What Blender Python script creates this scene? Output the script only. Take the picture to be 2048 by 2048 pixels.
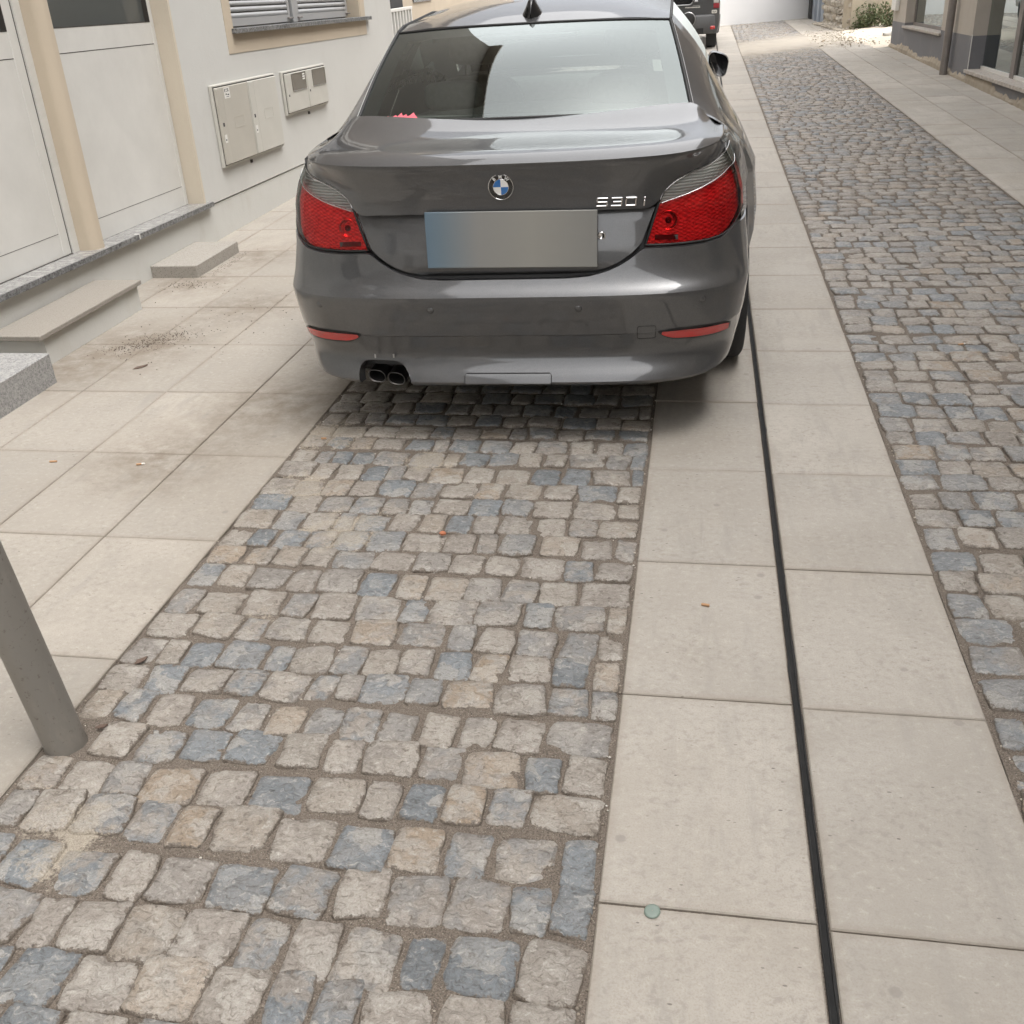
import bpy, math, random
import numpy as np
from mathutils import Matrix, Vector

for o in list(bpy.data.objects):
    bpy.data.objects.remove(o, do_unlink=True)
scene = bpy.context.scene
C = scene.collection
random.seed(7)

# ------------------------------------------------------------------ camera
PITCH, YAW, ROLL, FPX, CAMH = 0.493521, 0.198158, -0.061354, 2000.0, 1.58
cy_, sy_ = math.cos(YAW), math.sin(YAW)
cp_, sp_ = math.cos(PITCH), math.sin(PITCH)
fwd = Vector((-sy_ * cp_, cy_ * cp_, -sp_))
right = Vector((cy_, sy_, 0.0))
up = right.cross(fwd)
r2 = math.cos(ROLL) * right + math.sin(ROLL) * up
u2 = -math.sin(ROLL) * right + math.cos(ROLL) * up
cam_d = bpy.data.cameras.new('camera')
cam_d.sensor_width = 36.0
cam_d.lens = 36.0 * FPX / 2048.0
cam_d.clip_start = 0.05
cam_d.clip_end = 1000.0
cam = bpy.data.objects.new('camera', cam_d)
C.objects.link(cam)
cam.matrix_world = Matrix(((r2.x, u2.x, -fwd.x, 0), (r2.y, u2.y, -fwd.y, 0), (r2.z, u2.z, -fwd.z, CAMH), (0, 0, 0, 1)))
scene.camera = cam

# ------------------------------------------------------------------ sky, sun, exposure
SUN_EL, SUN_AZ = math.radians(68), math.radians(112)      # azimuth from +Y towards +X
world = bpy.data.worlds.new('World')
scene.world = world
world.use_nodes = True
wn = world.node_tree
wn.nodes.clear()
sky = wn.nodes.new('ShaderNodeTexSky')
sky.sky_type = 'NISHITA'
sky.sun_disc = False
sky.sun_elevation = SUN_EL
sky.sun_rotation = SUN_AZ
sky.air_density = 1.0
sky.dust_density = 6.0
sky.ozone_density = 1.0
hs = wn.nodes.new('ShaderNodeHueSaturation')
hs.inputs['Saturation'].default_value = 0.22
bg = wn.nodes.new('ShaderNodeBackground')
bg.inputs['Strength'].default_value = 0.15
wo = wn.nodes.new('ShaderNodeOutputWorld')
wn.links.new(sky.outputs[0], hs.inputs['Color'])
wn.links.new(hs.outputs[0], bg.inputs['Color'])
wn.links.new(bg.outputs[0], wo.inputs['Surface'])
sun_d = bpy.data.lights.new('sun', 'SUN')
sun_d.energy = 1.5
sun_d.angle = math.radians(150)
sun_d.color = (1.0, 0.965, 0.92)
sun = bpy.data.objects.new('sun', sun_d)
C.objects.link(sun)
sd = Vector((math.cos(SUN_EL) * math.sin(SUN_AZ), math.cos(SUN_EL) * math.cos(SUN_AZ), math.sin(SUN_EL)))
sun.rotation_euler = sd.to_track_quat('Z', 'Y').to_euler()
scene.view_settings.view_transform = 'Standard'
scene.view_settings.look = 'None'
scene.view_settings.gamma = 1.0
scene.view_settings.exposure = 1.05
scene.view_settings.use_curve_mapping = False
cyc = scene.cycles
cyc.use_adaptive_sampling = True
cyc.adaptive_threshold = 0.04
cyc.max_bounces = 5
cyc.diffuse_bounces = 2
cyc.glossy_bounces = 3
cyc.transmission_bounces = 4
cyc.transparent_max_bounces = 8
cyc.caustics_reflective = False
cyc.caustics_refractive = False
scene.render.resolution_x = 1024
scene.render.resolution_y = 1024

# ------------------------------------------------------------------ node helpers
class NT:
    def __init__(s, name):
        s.m = bpy.data.materials.new(name)
        s.m.use_nodes = True
        s.t = s.m.node_tree
        s.b = s.t.nodes['Principled BSDF']
        s.out = s.t.nodes['Material Output']
    def link(s, a, b): s.t.links.new(a, b)
    def put(s, sock, v):
        if isinstance(v, bpy.types.NodeSocket): s.link(v, sock)
        elif isinstance(v, (tuple, list)) and len(v) == 3 and sock.type == 'RGBA': sock.default_value = (*v, 1)
        else: sock.default_value = v
    def node(s, t, **kw):
        n = s.t.nodes.new(t)
        for k, v in kw.items(): setattr(n, k, v)
        return n
    def math(s, op, a, b=0.0, c=0.0, clamp=False):
        n = s.node('ShaderNodeMath', operation=op, use_clamp=clamp)
        s.put(n.inputs[0], a); s.put(n.inputs[1], b); s.put(n.inputs[2], c)
        return n.outputs[0]
    def vmath(s, op, a, b=(0, 0, 0)):
        n = s.node('ShaderNodeVectorMath', operation=op)
        s.put(n.inputs[0], a); s.put(n.inputs[1], b)
        return n.outputs['Value'] if op in ('DISTANCE', 'LENGTH', 'DOT_PRODUCT') else n.outputs[0]
    def noise(s, vec, scale, detail=3, rough=0.55, dist=0.0, col=False):
        n = s.node('ShaderNodeTexNoise')
        s.put(n.inputs['Vector'], vec); s.put(n.inputs['Scale'], scale); s.put(n.inputs['Detail'], detail)
        s.put(n.inputs['Roughness'], rough); s.put(n.inputs['Distortion'], dist)
        return n.outputs['Color' if col else 'Fac']
    def voro(s, vec, scale, feature='F1', out='Distance', rnd=1.0):
        n = s.node('ShaderNodeTexVoronoi', feature=feature)
        s.put(n.inputs['Vector'], vec); s.put(n.inputs['Scale'], scale); s.put(n.inputs['Randomness'], rnd)
        return n.outputs[out]
    def ramp(s, fac, stops, interp='LINEAR'):
        n = s.node('ShaderNodeValToRGB')
        n.color_ramp.interpolation = interp
        e = n.color_ramp.elements
        while len(e) < len(stops): e.new(0.5)
        for el, (p, c) in zip(e, stops):
            el.position = p
            el.color = (c, c, c, 1) if isinstance(c, (int, float)) else (*c, 1)
        s.put(n.inputs[0], fac)
        return n.outputs[0]
    def mix(s, fac, a, b, mode='MIX'):
        n = s.node('ShaderNodeMix', data_type='RGBA', blend_type=mode)
        n.clamp_factor = True
        s.put(n.inputs[0], fac); s.put(n.inputs[6], a); s.put(n.inputs[7], b)
        return n.outputs[2]
    def sstep(s, v, lo, hi):
        n = s.node('ShaderNodeMapRange', interpolation_type='SMOOTHSTEP')
        s.put(n.inputs[0], v); n.inputs[1].default_value = lo; n.inputs[2].default_value = hi
        return n.outputs[0]
    def mapv(s, vec, scale=(1, 1, 1), loc=(0, 0, 0), rot=(0, 0, 0)):
        n = s.node('ShaderNodeMapping')
        s.put(n.inputs[0], vec); n.inputs['Scale'].default_value = scale; n.inputs['Location'].default_value = loc
        n.inputs['Rotation'].default_value = rot
        return n.outputs[0]
    def pos(s): return s.node('ShaderNodeNewGeometry').outputs['Position']
    def obj(s): return s.node('ShaderNodeTexCoord').outputs['Object']
    def rnd(s):
        a = s.node('ShaderNodeObjectInfo').outputs['Random']
        g = s.node('ShaderNodeNewGeometry').outputs['Random Per Island']
        return s.math('FRACT', s.math('ADD', s.math('MULTIPLY', a, 7.31), g))
    def attr(s, name): return s.node('ShaderNodeAttribute', attribute_name=name).outputs['Fac']
    def bump(s, h, strength=0.5, dist=0.01, normal=None):
        n = s.node('ShaderNodeBump')
        s.put(n.inputs['Height'], h); n.inputs['Strength'].default_value = strength; n.inputs['Distance'].default_value = dist
        if normal is not None: s.link(normal, n.inputs['Normal'])
        return n.outputs[0]
    def set(s, **kw):
        for k, v in kw.items():
            s.put(s.b.inputs[k.replace('_', ' ')], v)
        return s.m

MAT = {}
def simple(name, col, rough=0.6, metal=0.0, coat=0.0, var=0.0, bump=0.0, scale=20.0):
    n = NT(name)
    c = col
    if var > 0:
        f = n.noise(n.obj(), scale, 5, 0.65)
        c = n.mix(n.ramp(f, [(0.3, 0.0), (0.7, 1.0)]), tuple(x * (1 - var) for x in col), tuple(min(1, x * (1 + var)) for x in col))
    n.set(Base_Color=c, Roughness=rough, Metallic=metal, Coat_Weight=coat)
    n.b.inputs['Coat Roughness'].default_value = 0.03
    if bump > 0:
        n.set(Normal=n.bump(n.noise(n.obj(), scale * 3, 4, 0.6), bump, 0.004))
    MAT[name] = n.m
    return n.m

# --- cobble stone
def cobble_mat(name, sandy, warm, blue, bluefrac, dirt, sand=True):
    n = NT(name)
    r = n.rnd()
    p = n.pos()
    off = n.node('ShaderNodeCombineXYZ')
    n.put(off.inputs[0], n.math('MULTIPLY', r, 37.0)); n.put(off.inputs[1], n.math('MULTIPLY', r, 91.0)); n.put(off.inputs[2], n.math('MULTIPLY', r, 53.0))
    q = n.vmath('ADD', p, off.outputs[0])
    r_b = n.math('FRACT', n.math('MULTIPLY', r, 7.77))
    tan = (0.325, 0.255, 0.185)
    def tones(f): return n.ramp(f, [(0.0, blue), (0.16, tuple(x * 1.3 for x in blue)), (bluefrac, tuple(x * 0.92 for x in warm)), (bluefrac + 0.09, warm), (0.68, sandy), (0.80, tuple(x * 0.84 for x in sandy)), (0.90, tuple(0.5 * (x + y) for x, y in zip(sandy, tan))), (0.96, tan), (1.0, tuple(x * 1.15 for x in sandy))])
    # every stone blends two tones; cleft facets, pale bruises and dark scars
    q2 = n.vmath('ADD', q, n.vmath('MULTIPLY', n.noise(q, 30.0, 2, 0.6, col=True), (0.05, 0.05, 0.05)))
    smear = n.noise(q2, 15.0, 4, 0.62, 0.3)
    base = n.mix(n.ramp(smear, [(0.44, 0.0), (0.58, 1.0)]), tones(r), tones(n.math('ADD', n.math('MULTIPLY', r, 0.55), n.math('MULTIPLY', r_b, 0.45))))
    cell = n.node('ShaderNodeSeparateColor'); n.put(cell.inputs[0], n.voro(q2, 17.0, out='Color'))
    facet = cell.outputs[0]
    base = n.mix(n.ramp(facet, [(0.0, 0.55), (0.45, 0.0)]), base, n.mix(1.0, base, (0.72, 0.71, 0.70), 'MULTIPLY'))
    base = n.mix(n.ramp(facet, [(0.6, 0.0), (1.0, 0.6)]), base, (0.41, 0.385, 0.345))
    streak = n.noise(n.mapv(q2, (1, 2.2, 1), rot=(0, 0, 0.5)), 52.0, 4, 0.68, 0.4)
    base = n.mix(n.ramp(streak, [(0.32, 1.0), (0.47, 0.0)]), base, n.mix(1.0, base, (0.50, 0.47, 0.44), 'MULTIPLY'))
    base = n.mix(n.ramp(streak, [(0.55, 0.0), (0.68, 0.65)]), base, (0.49, 0.465, 0.42))
    fine = n.noise(q, 260.0, 2, 0.7)
    base = n.mix(n.ramp(fine, [(0.32, 0.4), (0.55, 0.0)]), base, (0.15, 0.13, 0.11))
    # dirt caught at the edges and in hollows
    e = n.attr('edge')
    dn = n.noise(p, 36.0, 4, 0.72)
    dm = n.math('ADD', e, n.math('MULTIPLY', n.math('SUBTRACT', dn, 0.5), 2.3))
    dm = n.sstep(dm, 0.46, 0.60)
    dcol = n.mix(n.ramp(fine, [(0.35, 0.0), (0.66, 1.0)]), tuple(x * 0.65 for x in dirt), tuple(x * 1.5 for x in dirt))
    base = n.mix(dm, base, dcol)
    if sand:
        sm = n.math('MULTIPLY', sand_mask(n, p), n.math('ADD', n.math('MULTIPLY', e, 0.5), 0.55), clamp=True)
        base = n.mix(sm, base, n.mix(n.ramp(fine, [(0.35, 0.0), (0.65, 1.0)]), (0.29, 0.25, 0.20), (0.46, 0.41, 0.335)))
    h = n.math('ADD', streak, n.math('ADD', n.math('MULTIPLY', smear, 1.3), n.math('MULTIPLY', facet, 0.35)))
    n.set(Base_Color=base, Roughness=n.ramp(streak, [(0.3, 0.62), (0.7, 0.45)]), Normal=n.bump(h, 0.8, 0.007))
    MAT[name] = n.m

def sand_mask(n, p):
    acc = None
    for (x, y, r) in ((-1.12, 2.72, 0.36), (-1.36, 3.02, 0.32), (-1.42, 3.5, 0.45), (-0.95, 3.25, 0.28), (-1.30, 1.36, 0.30), (-1.2, 2.2, 0.24)):
        d = n.vmath('DISTANCE', n.mapv(p, (1, 1, 0)), (x, y, 0))
        g = n.math('MULTIPLY', n.sstep(d, r, 0.0), 0.62 if r > 0.25 else 0.45)
        acc = g if acc is None else n.math('MAXIMUM', acc, g)
    nz = n.noise(p, 13.0, 5, 0.7)
    nz2 = n.noise(p, 120.0, 2, 0.7)
    v = n.math('ADD', n.math('ADD', acc, n.math('MULTIPLY', n.math('SUBTRACT', nz, 0.5), 1.25)), n.math('MULTIPLY', n.math('SUBTRACT', nz2, 0.5), 0.5))
    return n.sstep(v, 0.44, 0.60)

cobble_mat('strip_stone', (0.370, 0.336, 0.293), (0.318, 0.286, 0.252), (0.158, 0.174, 0.186), 0.50, (0.155, 0.130, 0.106))
cobble_mat('road_stone', (0.350, 0.316, 0.274), (0.305, 0.274, 0.240), (0.178, 0.193, 0.204), 0.50, (0.155, 0.131, 0.108), False)

def dirt_mat(name, col):
    n = NT(name)
    p = n.pos()
    g = n.noise(p, 300.0, 2, 0.65)
    m = n.noise(p, 60.0, 3, 0.7)
    c = n.mix(n.ramp(g, [(0.33, 0.0), (0.68, 1.0)]), tuple(x * 0.55 for x in col), tuple(x * 1.6 for x in col))
    c = n.mix(n.ramp(m, [(0.55, 0.0), (0.75, 0.4)]), c, (0.27, 0.23, 0.18))
    c = n.mix(n.ramp(n.voro(p, 160.0), [(0.12, 0.8), (0.2, 0.0)]), c, (0.42, 0.38, 0.32))
    sm = sand_mask(n, p)
    c = n.mix(sm, c, n.mix(n.ramp(n.noise(p, 380.0, 2, 0.6), [(0.35, 0.0), (0.65, 1.0)]), (0.29, 0.25, 0.20), (0.46, 0.41, 0.335)))
    n.set(Base_Color=c, Roughness=0.95, Normal=n.bump(n.math('ADD', g, m), 0.8, 0.006))
    MAT[name] = n.m
dirt_mat('joint_dirt', (0.152, 0.126, 0.102))

# --- limestone slab
def slab_mat(name, base_c, pits=1.0, stain=1.0, dirty=0.0):
    n = NT(name)
    r = n.rnd()
    p = n.pos()
    off = n.node('ShaderNodeCombineXYZ')
    n.put(off.inputs[0], n.math('MULTIPLY', r, 17.0)); n.put(off.inputs[1], n.math('MULTIPLY', r, 43.0))
    q = n.vmath('ADD', p, off.outputs[0])
    c = n.mix(r, tuple(x * y for x, y in zip(base_c, (0.86, 0.87, 0.88))), tuple(x * 1.07 for x in base_c))
    big = n.noise(q, 2.4, 4, 0.65, 0.5)
    c = n.mix(n.ramp(big, [(0.38, 0.0), (0.68, 0.85 * stain)]), c, (0.305, 0.278, 0.24))
    c = n.mix(n.ramp(n.noise(p, 1.1, 4, 0.65), [(0.48, 0.0), (0.75, 0.6 * stain)]), c, (0.335, 0.29, 0.232))
    # flecks, thicker in patches
    gate = n.ramp(n.noise(q, 4.3, 3, 0.6), [(0.38, 0.25), (0.60, 1.0)])
    mid = n.noise(n.mapv(q, (1.0, 1.25, 1)), 44.0, 5, 0.74, 0.35)
    c = n.mix(n.math('MULTIPLY', n.ramp(mid, [(0.52, 0.0), (0.62, 0.6)]), gate), c, (0.265, 0.242, 0.21))
    c = n.mix(n.ramp(mid, [(0.30, 0.5), (0.45, 0.0)]), c, (0.51, 0.475, 0.42))
    fine = n.noise(q, 240.0, 2, 0.65)
    c = n.mix(n.ramp(fine, [(0.32, 0.5), (0.52, 0.0)]), c, (0.30, 0.265, 0.225))
    # travertine pits, long in x
    pv = n.mapv(q, (1.0, 2.4, 1.0))
    pn = n.math('ADD', n.voro(pv, 19.0), n.math('MULTIPLY', mid, 0.25))
    pm = n.math('MULTIPLY', n.ramp(pn, [(0.185, 0.95 * pits), (0.215, 0.0)]), gate)
    c = n.mix(pm, c, (0.13, 0.115, 0.10))
    spot = n.math('ADD', n.voro(q, 6.0), n.math('MULTIPLY', mid, 0.14))
    c = n.mix(n.ramp(spot, [(0.125, 0.6), (0.15, 0.0)]), c, (0.24, 0.22, 0.195))
    # rubbed-in grey wheel and foot marks, slanting along the street
    tm = n.noise(n.mapv(p, (5.0, 0.8, 1), rot=(0, 0, 0.35)), 3.0, 5, 0.72, 0.3)
    c = n.mix(n.math('MULTIPLY', n.ramp(tm, [(0.49, 0.0), (0.66, 0.65)]), n.ramp(n.noise(p, 1.7, 2), [(0.42, 0.0), (0.58, 1.0)])), c, (0.29, 0.27, 0.24))
    e = n.attr('edge')
    em = n.math('MULTIPLY', e, n.ramp(big, [(0.30, 0.12), (0.65, 0.8)]))
    c = n.mix(em, c, (0.25, 0.21, 0.165))
    if dirty:
        dn = n.noise(p, 9.0, 5, 0.75)
        for (x, y, rr) in ((-2.77, 4.58, 0.26), (-2.77, 4.58, 0.16), (-2.80, 4.55, 0.6), (-3.05, 4.2, 0.7), (-3.1, 5.7, 0.5), (-2.9, 6.3, 0.45), (-1.75, 3.75, 0.6), (-2.5, 5.2, 0.5), (-2.0, 3.2, 0.5)):
            d = n.vmath('DISTANCE', n.mapv(p, (1, 1, 0)), (x, y, 0))
            dm = n.math('MULTIPLY', n.sstep(d, rr, 0.0), n.ramp(dn, [(0.33, 0.0), (0.62, dirty)]))
            c = n.mix(dm, c, (0.205, 0.17, 0.132))
    h = n.math('ADD', n.math('MULTIPLY', mid, 0.6), n.math('MULTIPLY', fine, 0.3))
    n.set(Base_Color=c, Roughness=0.72, Normal=n.bump(h, 0.4, 0.003))
    MAT[name] = n.m
slab_mat('slab_drain', (0.405, 0.374, 0.331), 1.0, 0.65)
slab_mat('slab_left', (0.385, 0.350, 0.303), 1.0, 0.75, 0.95)
slab_mat('slab_right', (0.43, 0.40, 0.355), 0.6, 0.9)

def ground_mat():
    n = NT('ground_mat')
    p = n.pos()
    c = n.mix(n.noise(p, 0.8, 5, 0.6), (0.36, 0.325, 0.28), (0.46, 0.42, 0.36))
    c = n.mix(n.ramp(n.noise(p, 60, 3), [(0.4, 0.5), (0.6, 0.0)]), c, (0.25, 0.22, 0.19))
    n.set(Base_Color=c, Roughness=0.9)
    MAT['ground'] = n.m
ground_mat()

# --- plaster, paint, stone for the houses
def plaster(name, col, grime=(0.40, 0.37, 0.31), amount=0.5, flake=None, low=0.0):
    n = NT(name)
    p = n.pos()
    c = n.mix(n.noise(p, 1.7, 5, 0.6), tuple(x * 0.94 for x in col), tuple(min(0.9, x * 1.04) for x in col))
    st = n.noise(n.mapv(p, (1, 1.3, 0.7)), 2.2, 5, 0.65)
    c = n.mix(n.ramp(st, [(0.55, 0.0), (0.8, amount)]), c, grime)
    c = n.mix(n.ramp(n.noise(p, 45, 4, 0.7), [(0.66, 0.0), (0.74, 0.5 * amount)]), c, grime)
    if flake is not None:
        z = n.node('ShaderNodeSeparateXYZ'); n.put(z.inputs[0], p)
        m = n.ramp(n.noise(p, 17, 6, 0.75), [(0.56, 0.0), (0.60, 1.0)])
        m = n.math('MULTIPLY', m, n.sstep(z.outputs[2], flake[1], flake[1] * 0.3))
        c = n.mix(n.math('MULTIPLY', m, 0.7), c, flake[0])
    n.set(Base_Color=c, Roughness=0.88, Normal=n.bump(n.math('ADD', n.noise(p, 90, 4, 0.6), n.math('MULTIPLY', n.noise(p, 12, 3), 1.5)), 0.35, 0.004))
    MAT[name] = n.m
plaster('white_plaster', (0.60, 0.595, 0.565), (0.48, 0.455, 0.405), 0.3)
plaster('plinth_plaster', (0.60, 0.595, 0.56), (0.44, 0.405, 0.34), 0.45)
plaster('ochre_plaster', (0.55, 0.47, 0.365), (0.43, 0.37, 0.28), 0.5)
plaster('ochre_pale', (0.62, 0.55, 0.445), (0.46, 0.40, 0.31), 0.4)
plaster('beige_plaster', (0.47, 0.43, 0.375), (0.36, 0.32, 0.27), 0.5)
plaster('grey_paint', (0.185, 0.185, 0.195), (0.27, 0.26, 0.25), 0.7)
plaster('brown_render', (0.20, 0.175, 0.15), (0.14, 0.12, 0.10), 0.5)
plaster('tan_render', (0.30, 0.265, 0.23), (0.22, 0.2, 0.17), 0.5)
plaster('mortar', (0.36, 0.31, 0.24), (0.22, 0.19, 0.15), 0.9)
plaster('far_white', (0.80, 0.79, 0.77), (0.66, 0.60, 0.54), 0.5)
plaster('far_pink', (0.74, 0.69, 0.64), (0.5, 0.44, 0.38), 0.6)
plaster('far_blue', (0.30, 0.33, 0.37), (0.26, 0.28, 0.31), 0.4)
plaster('garage_white', (0.88, 0.88, 0.88), (0.84, 0.84, 0.84), 0.2)
plaster('old_render', (0.44, 0.385, 0.30), (0.28, 0.24, 0.18), 0.9)

def granite(name, a, b, s, rough=0.35, vein=False):
    n = NT(name)
    p = n.pos()
    v = n.noise(p, s, 5, 0.75, 0.6)
    c = n.mix(n.ramp(v, [(0.36, 0.0), (0.62, 1.0)]), a, b)
    c = n.mix(n.ramp(n.voro(p, s * 1.5), [(0.2, 0.7), (0.34, 0.0)]), c, tuple(x * 0.6 for x in a))
    if vein:
        w = n.noise(n.mapv(p, (2, 9, 1), rot=(0, 0, 0.5)), 4, 5, 0.65, 1.5)
        c = n.mix(n.ramp(w, [(0.5, 0.0), (0.66, 0.8)]), c, (0.46, 0.45, 0.43))
    n.set(Base_Color=c, Roughness=rough)
    MAT[name] = n.m
granite('dark_granite', (0.026, 0.027, 0.030), (0.27, 0.275, 0.275), 42.0, 0.3)
granite('sill_marble', (0.16, 0.16, 0.16), (0.33, 0.325, 0.31), 50.0, 0.25, True)
granite('grey_granite', (0.23, 0.228, 0.225), (0.40, 0.393, 0.378), 60.0, 0.7)
granite('step_stone', (0.275, 0.25, 0.217), (0.31, 0.283, 0.247), 90.0, 0.7)
granite('concrete', (0.315, 0.292, 0.258), (0.365, 0.34, 0.302), 55.0, 0.85)
granite('travertine_sill', (0.36, 0.32, 0.28), (0.52, 0.48, 0.43), 18.0, 0.7)

simple('white_door', (0.655, 0.645, 0.61), 0.42, var=0.05, scale=4, bump=0.05)
simple('joint_dark', (0.045, 0.04, 0.035), 0.8)
simple('shutter_metal', (0.50, 0.505, 0.51), 0.42, 0.5)
simple('pvc_white', (0.72, 0.71, 0.67), 0.45)
simple('box_beige', (0.475, 0.45, 0.395), 0.5, var=0.04, scale=3)
simple('box_pale', (0.55, 0.535, 0.485), 0.5, var=0.04, scale=3)
simple('box_window', (0.16, 0.145, 0.12), 0.25)
simple('label_white', (0.75, 0.74, 0.70), 0.6)
simple('ink', (0.04, 0.04, 0.04), 0.6)
simple('pipe_metal', (0.22, 0.20, 0.185), 0.5, 0.3, var=0.15, scale=6)
def bollard_mat():
    n = NT('bollard_paint')
    p = n.obj()
    c = n.mix(n.noise(p, 6, 5, 0.65), (0.205, 0.192, 0.172), (0.265, 0.25, 0.225))
    sp = n.ramp(n.noise(p, 75, 4, 0.7), [(0.60, 0.0), (0.70, 0.7)])
    c = n.mix(sp, c, (0.11, 0.09, 0.07))
    d = n.ramp(n.noise(n.mapv(p, (1, 1, 0.3)), 18, 5, 0.7), [(0.55, 0.0), (0.75, 0.5)])
    c = n.mix(d, c, (0.33, 0.30, 0.26))
    n.set(Base_Color=c, Metallic=0.35, Roughness=n.ramp(n.noise(p, 12, 3), [(0.3, 0.36), (0.7, 0.52)]))
    MAT['bollard_paint'] = n.m
bollard_mat()

def glass_mat(name, tint, boost=1.0, rough=0.0, base=0.0):
    n = NT(name)
    n.t.nodes.remove(n.b)
    fr = n.node('ShaderNodeFresnel'); fr.inputs['IOR'].default_value = 1.52
    f = n.math('ADD', n.math('MULTIPLY', fr.outputs[0], boost), base, clamp=True)
    tr = n.node('ShaderNodeBsdfTransparent'); tr.inputs[0].default_value = (*tint, 1)
    gl = n.node('ShaderNodeBsdfGlossy'); gl.inputs['Roughness'].default_value = rough
    gl.inputs['Color'].default_value = (0.93, 1.0, 0.985, 1)
    mx = n.node('ShaderNodeMixShader')
    n.link(f, mx.inputs[0]); n.link(tr.outputs[0], mx.inputs[1]); n.link(gl.outputs[0], mx.inputs[2])
    n.link(mx.outputs[0], n.out.inputs['Surface'])
    MAT[name] = n.m
glass_mat('car_glass', (0.72, 0.82, 0.78), 2.6, 0.0, 0.0)
glass_mat('shop_glass', (0.45, 0.47, 0.46), 1.6, 0.0, 0.02)
glass_mat('red_lens', (1.0, 0.15, 0.155), 0.7)
glass_mat('smoke_lens', (0.86, 0.86, 0.84), 1.0)
simple('door_glass', (0.10, 0.105, 0.10), 0.12, 0.0)
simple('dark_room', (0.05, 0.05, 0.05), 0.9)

# --- car materials
def paint():
    n = NT('car_paint')
    p = n.obj()
    fl = n.voro(p, 900.0, out='Color')
    hsv = n.node('ShaderNodeSeparateColor'); n.put(hsv.inputs[0], fl)
    c = n.mix(n.math('MULTIPLY', hsv.outputs[0], 0.5), (0.072, 0.073, 0.076), (0.128, 0.130, 0.133))
    dust = n.ramp(n.noise(p, 5.0, 5, 0.7), [(0.45, 0.0), (0.8, 0.10)])
    c = n.mix(dust, c, (0.26, 0.235, 0.20))
    n.set(Base_Color=c, Metallic=0.55, Roughness=0.36, Coat_Weight=1.0)
    n.b.inputs['Coat Roughness'].default_value = 0.045
    n.b.inputs['Coat IOR'].default_value = 1.55
    MAT['car_paint'] = n.m
paint()
simple('black_rubber', (0.018, 0.018, 0.018), 0.55)
simple('black_plastic', (0.022, 0.022, 0.023), 0.45)
simple('black_gloss', (0.012, 0.012, 0.013), 0.12)
simple('tyre', (0.022, 0.022, 0.023), 0.8, bump=0.3, scale=30)
simple('alloy', (0.50, 0.50, 0.50), 0.3, 0.9)
simple('chrome', (0.80, 0.80, 0.80), 0.08, 1.0)
simple('frit', (0.03, 0.031, 0.033), 0.35)
simple('interior', (0.085, 0.080, 0.076), 0.85, var=0.2, scale=40)
simple('interior_grey', (0.19, 0.188, 0.18), 0.9)
simple('roundel_black', (0.01, 0.01, 0.01), 0.15, coat=1)
simple('roundel_blue', (0.015, 0.14, 0.42), 0.2, coat=1)
simple('roundel_white', (0.80, 0.80, 0.78), 0.2, coat=1)
simple('reflector_red', (0.52, 0.035, 0.03), 0.22, coat=0.6)
simple('pink_sticker', (0.80, 0.16, 0.20), 0.6)
simple('exhaust_dark', (0.012, 0.011, 0.01), 0.9)
simple('exhaust_steel', (0.16, 0.155, 0.15), 0.35, 1.0)
def lamp_inner(name, col, col2, kind):
    n = NT(name)
    p = n.obj()
    if kind == 'rib':
        w = n.node('ShaderNodeTexWave'); w.wave_type = 'BANDS'; w.bands_direction = 'Z'
        n.put(w.inputs['Vector'], n.vmath('ADD', p, n.vmath('MULTIPLY', n.noise(p, 9, 2, col=True), (0.015, 0.015, 0.015))))
        w.inputs['Scale'].default_value = 34.0; w.inputs['Distortion'].default_value = 0.2
        f = w.outputs['Fac']
    else:
        sp = n.node('ShaderNodeSeparateXYZ')
        n.put(sp.inputs[0], n.vmath('ADD', p, n.vmath('MULTIPLY', n.noise(p, 22, 2, col=True), (0.022, 0.022, 0.022))))
        cx_ = n.math('SINE', n.math('MULTIPLY', sp.outputs[0], 230.0)); cz_ = n.math('SINE', n.math('MULTIPLY', sp.outputs[2], 470.0))
        f = n.math('ADD', n.math('MULTIPLY', n.math('MULTIPLY', cx_, cz_), 0.22), n.math('ADD', n.math('MULTIPLY', n.noise(p, 26.0, 3, 0.6, 1.0), 0.8), 0.1))
    c = n.mix(n.ramp(f, [(0.25, 0.0), (0.75, 1.0)]), col, col2)
    n.set(Base_Color=c, Metallic=0.0, Roughness=0.3, Normal=n.bump(f, 0.55, 0.015))
    MAT[name] = n.m
lamp_inner('lamp_red_inner', (0.55, 0.50, 0.50), (1.0, 1.0, 1.0), 'cell')
lamp_inner('lamp_clear_inner', (0.58, 0.58, 0.57), (0.95, 0.95, 0.93), 'rib')
simple('lamp_bowl', (0.95, 0.70, 0.66), 0.12, 0.9)
simple('lamp_dark', (0.06, 0.05, 0.05), 0.4)
def plate_mat():
    n = NT('plate_print')
    o = n.obj()
    s = n.node('ShaderNodeSeparateXYZ'); n.put(s.inputs[0], o)
    c = n.ramp(n.math('ADD', n.math('MULTIPLY', s.outputs[0], 1.6), 0.48), [(0.0, (0.115, 0.175, 0.23)), (0.08, (0.14, 0.19, 0.23)), (0.30, (0.25, 0.25, 0.24)), (0.6, (0.285, 0.28, 0.255)), (1.0, (0.22, 0.22, 0.21))])
    n.set(Base_Color=c, Roughness=0.45)
    MAT['plate_print'] = n.m
plate_mat()

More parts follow.
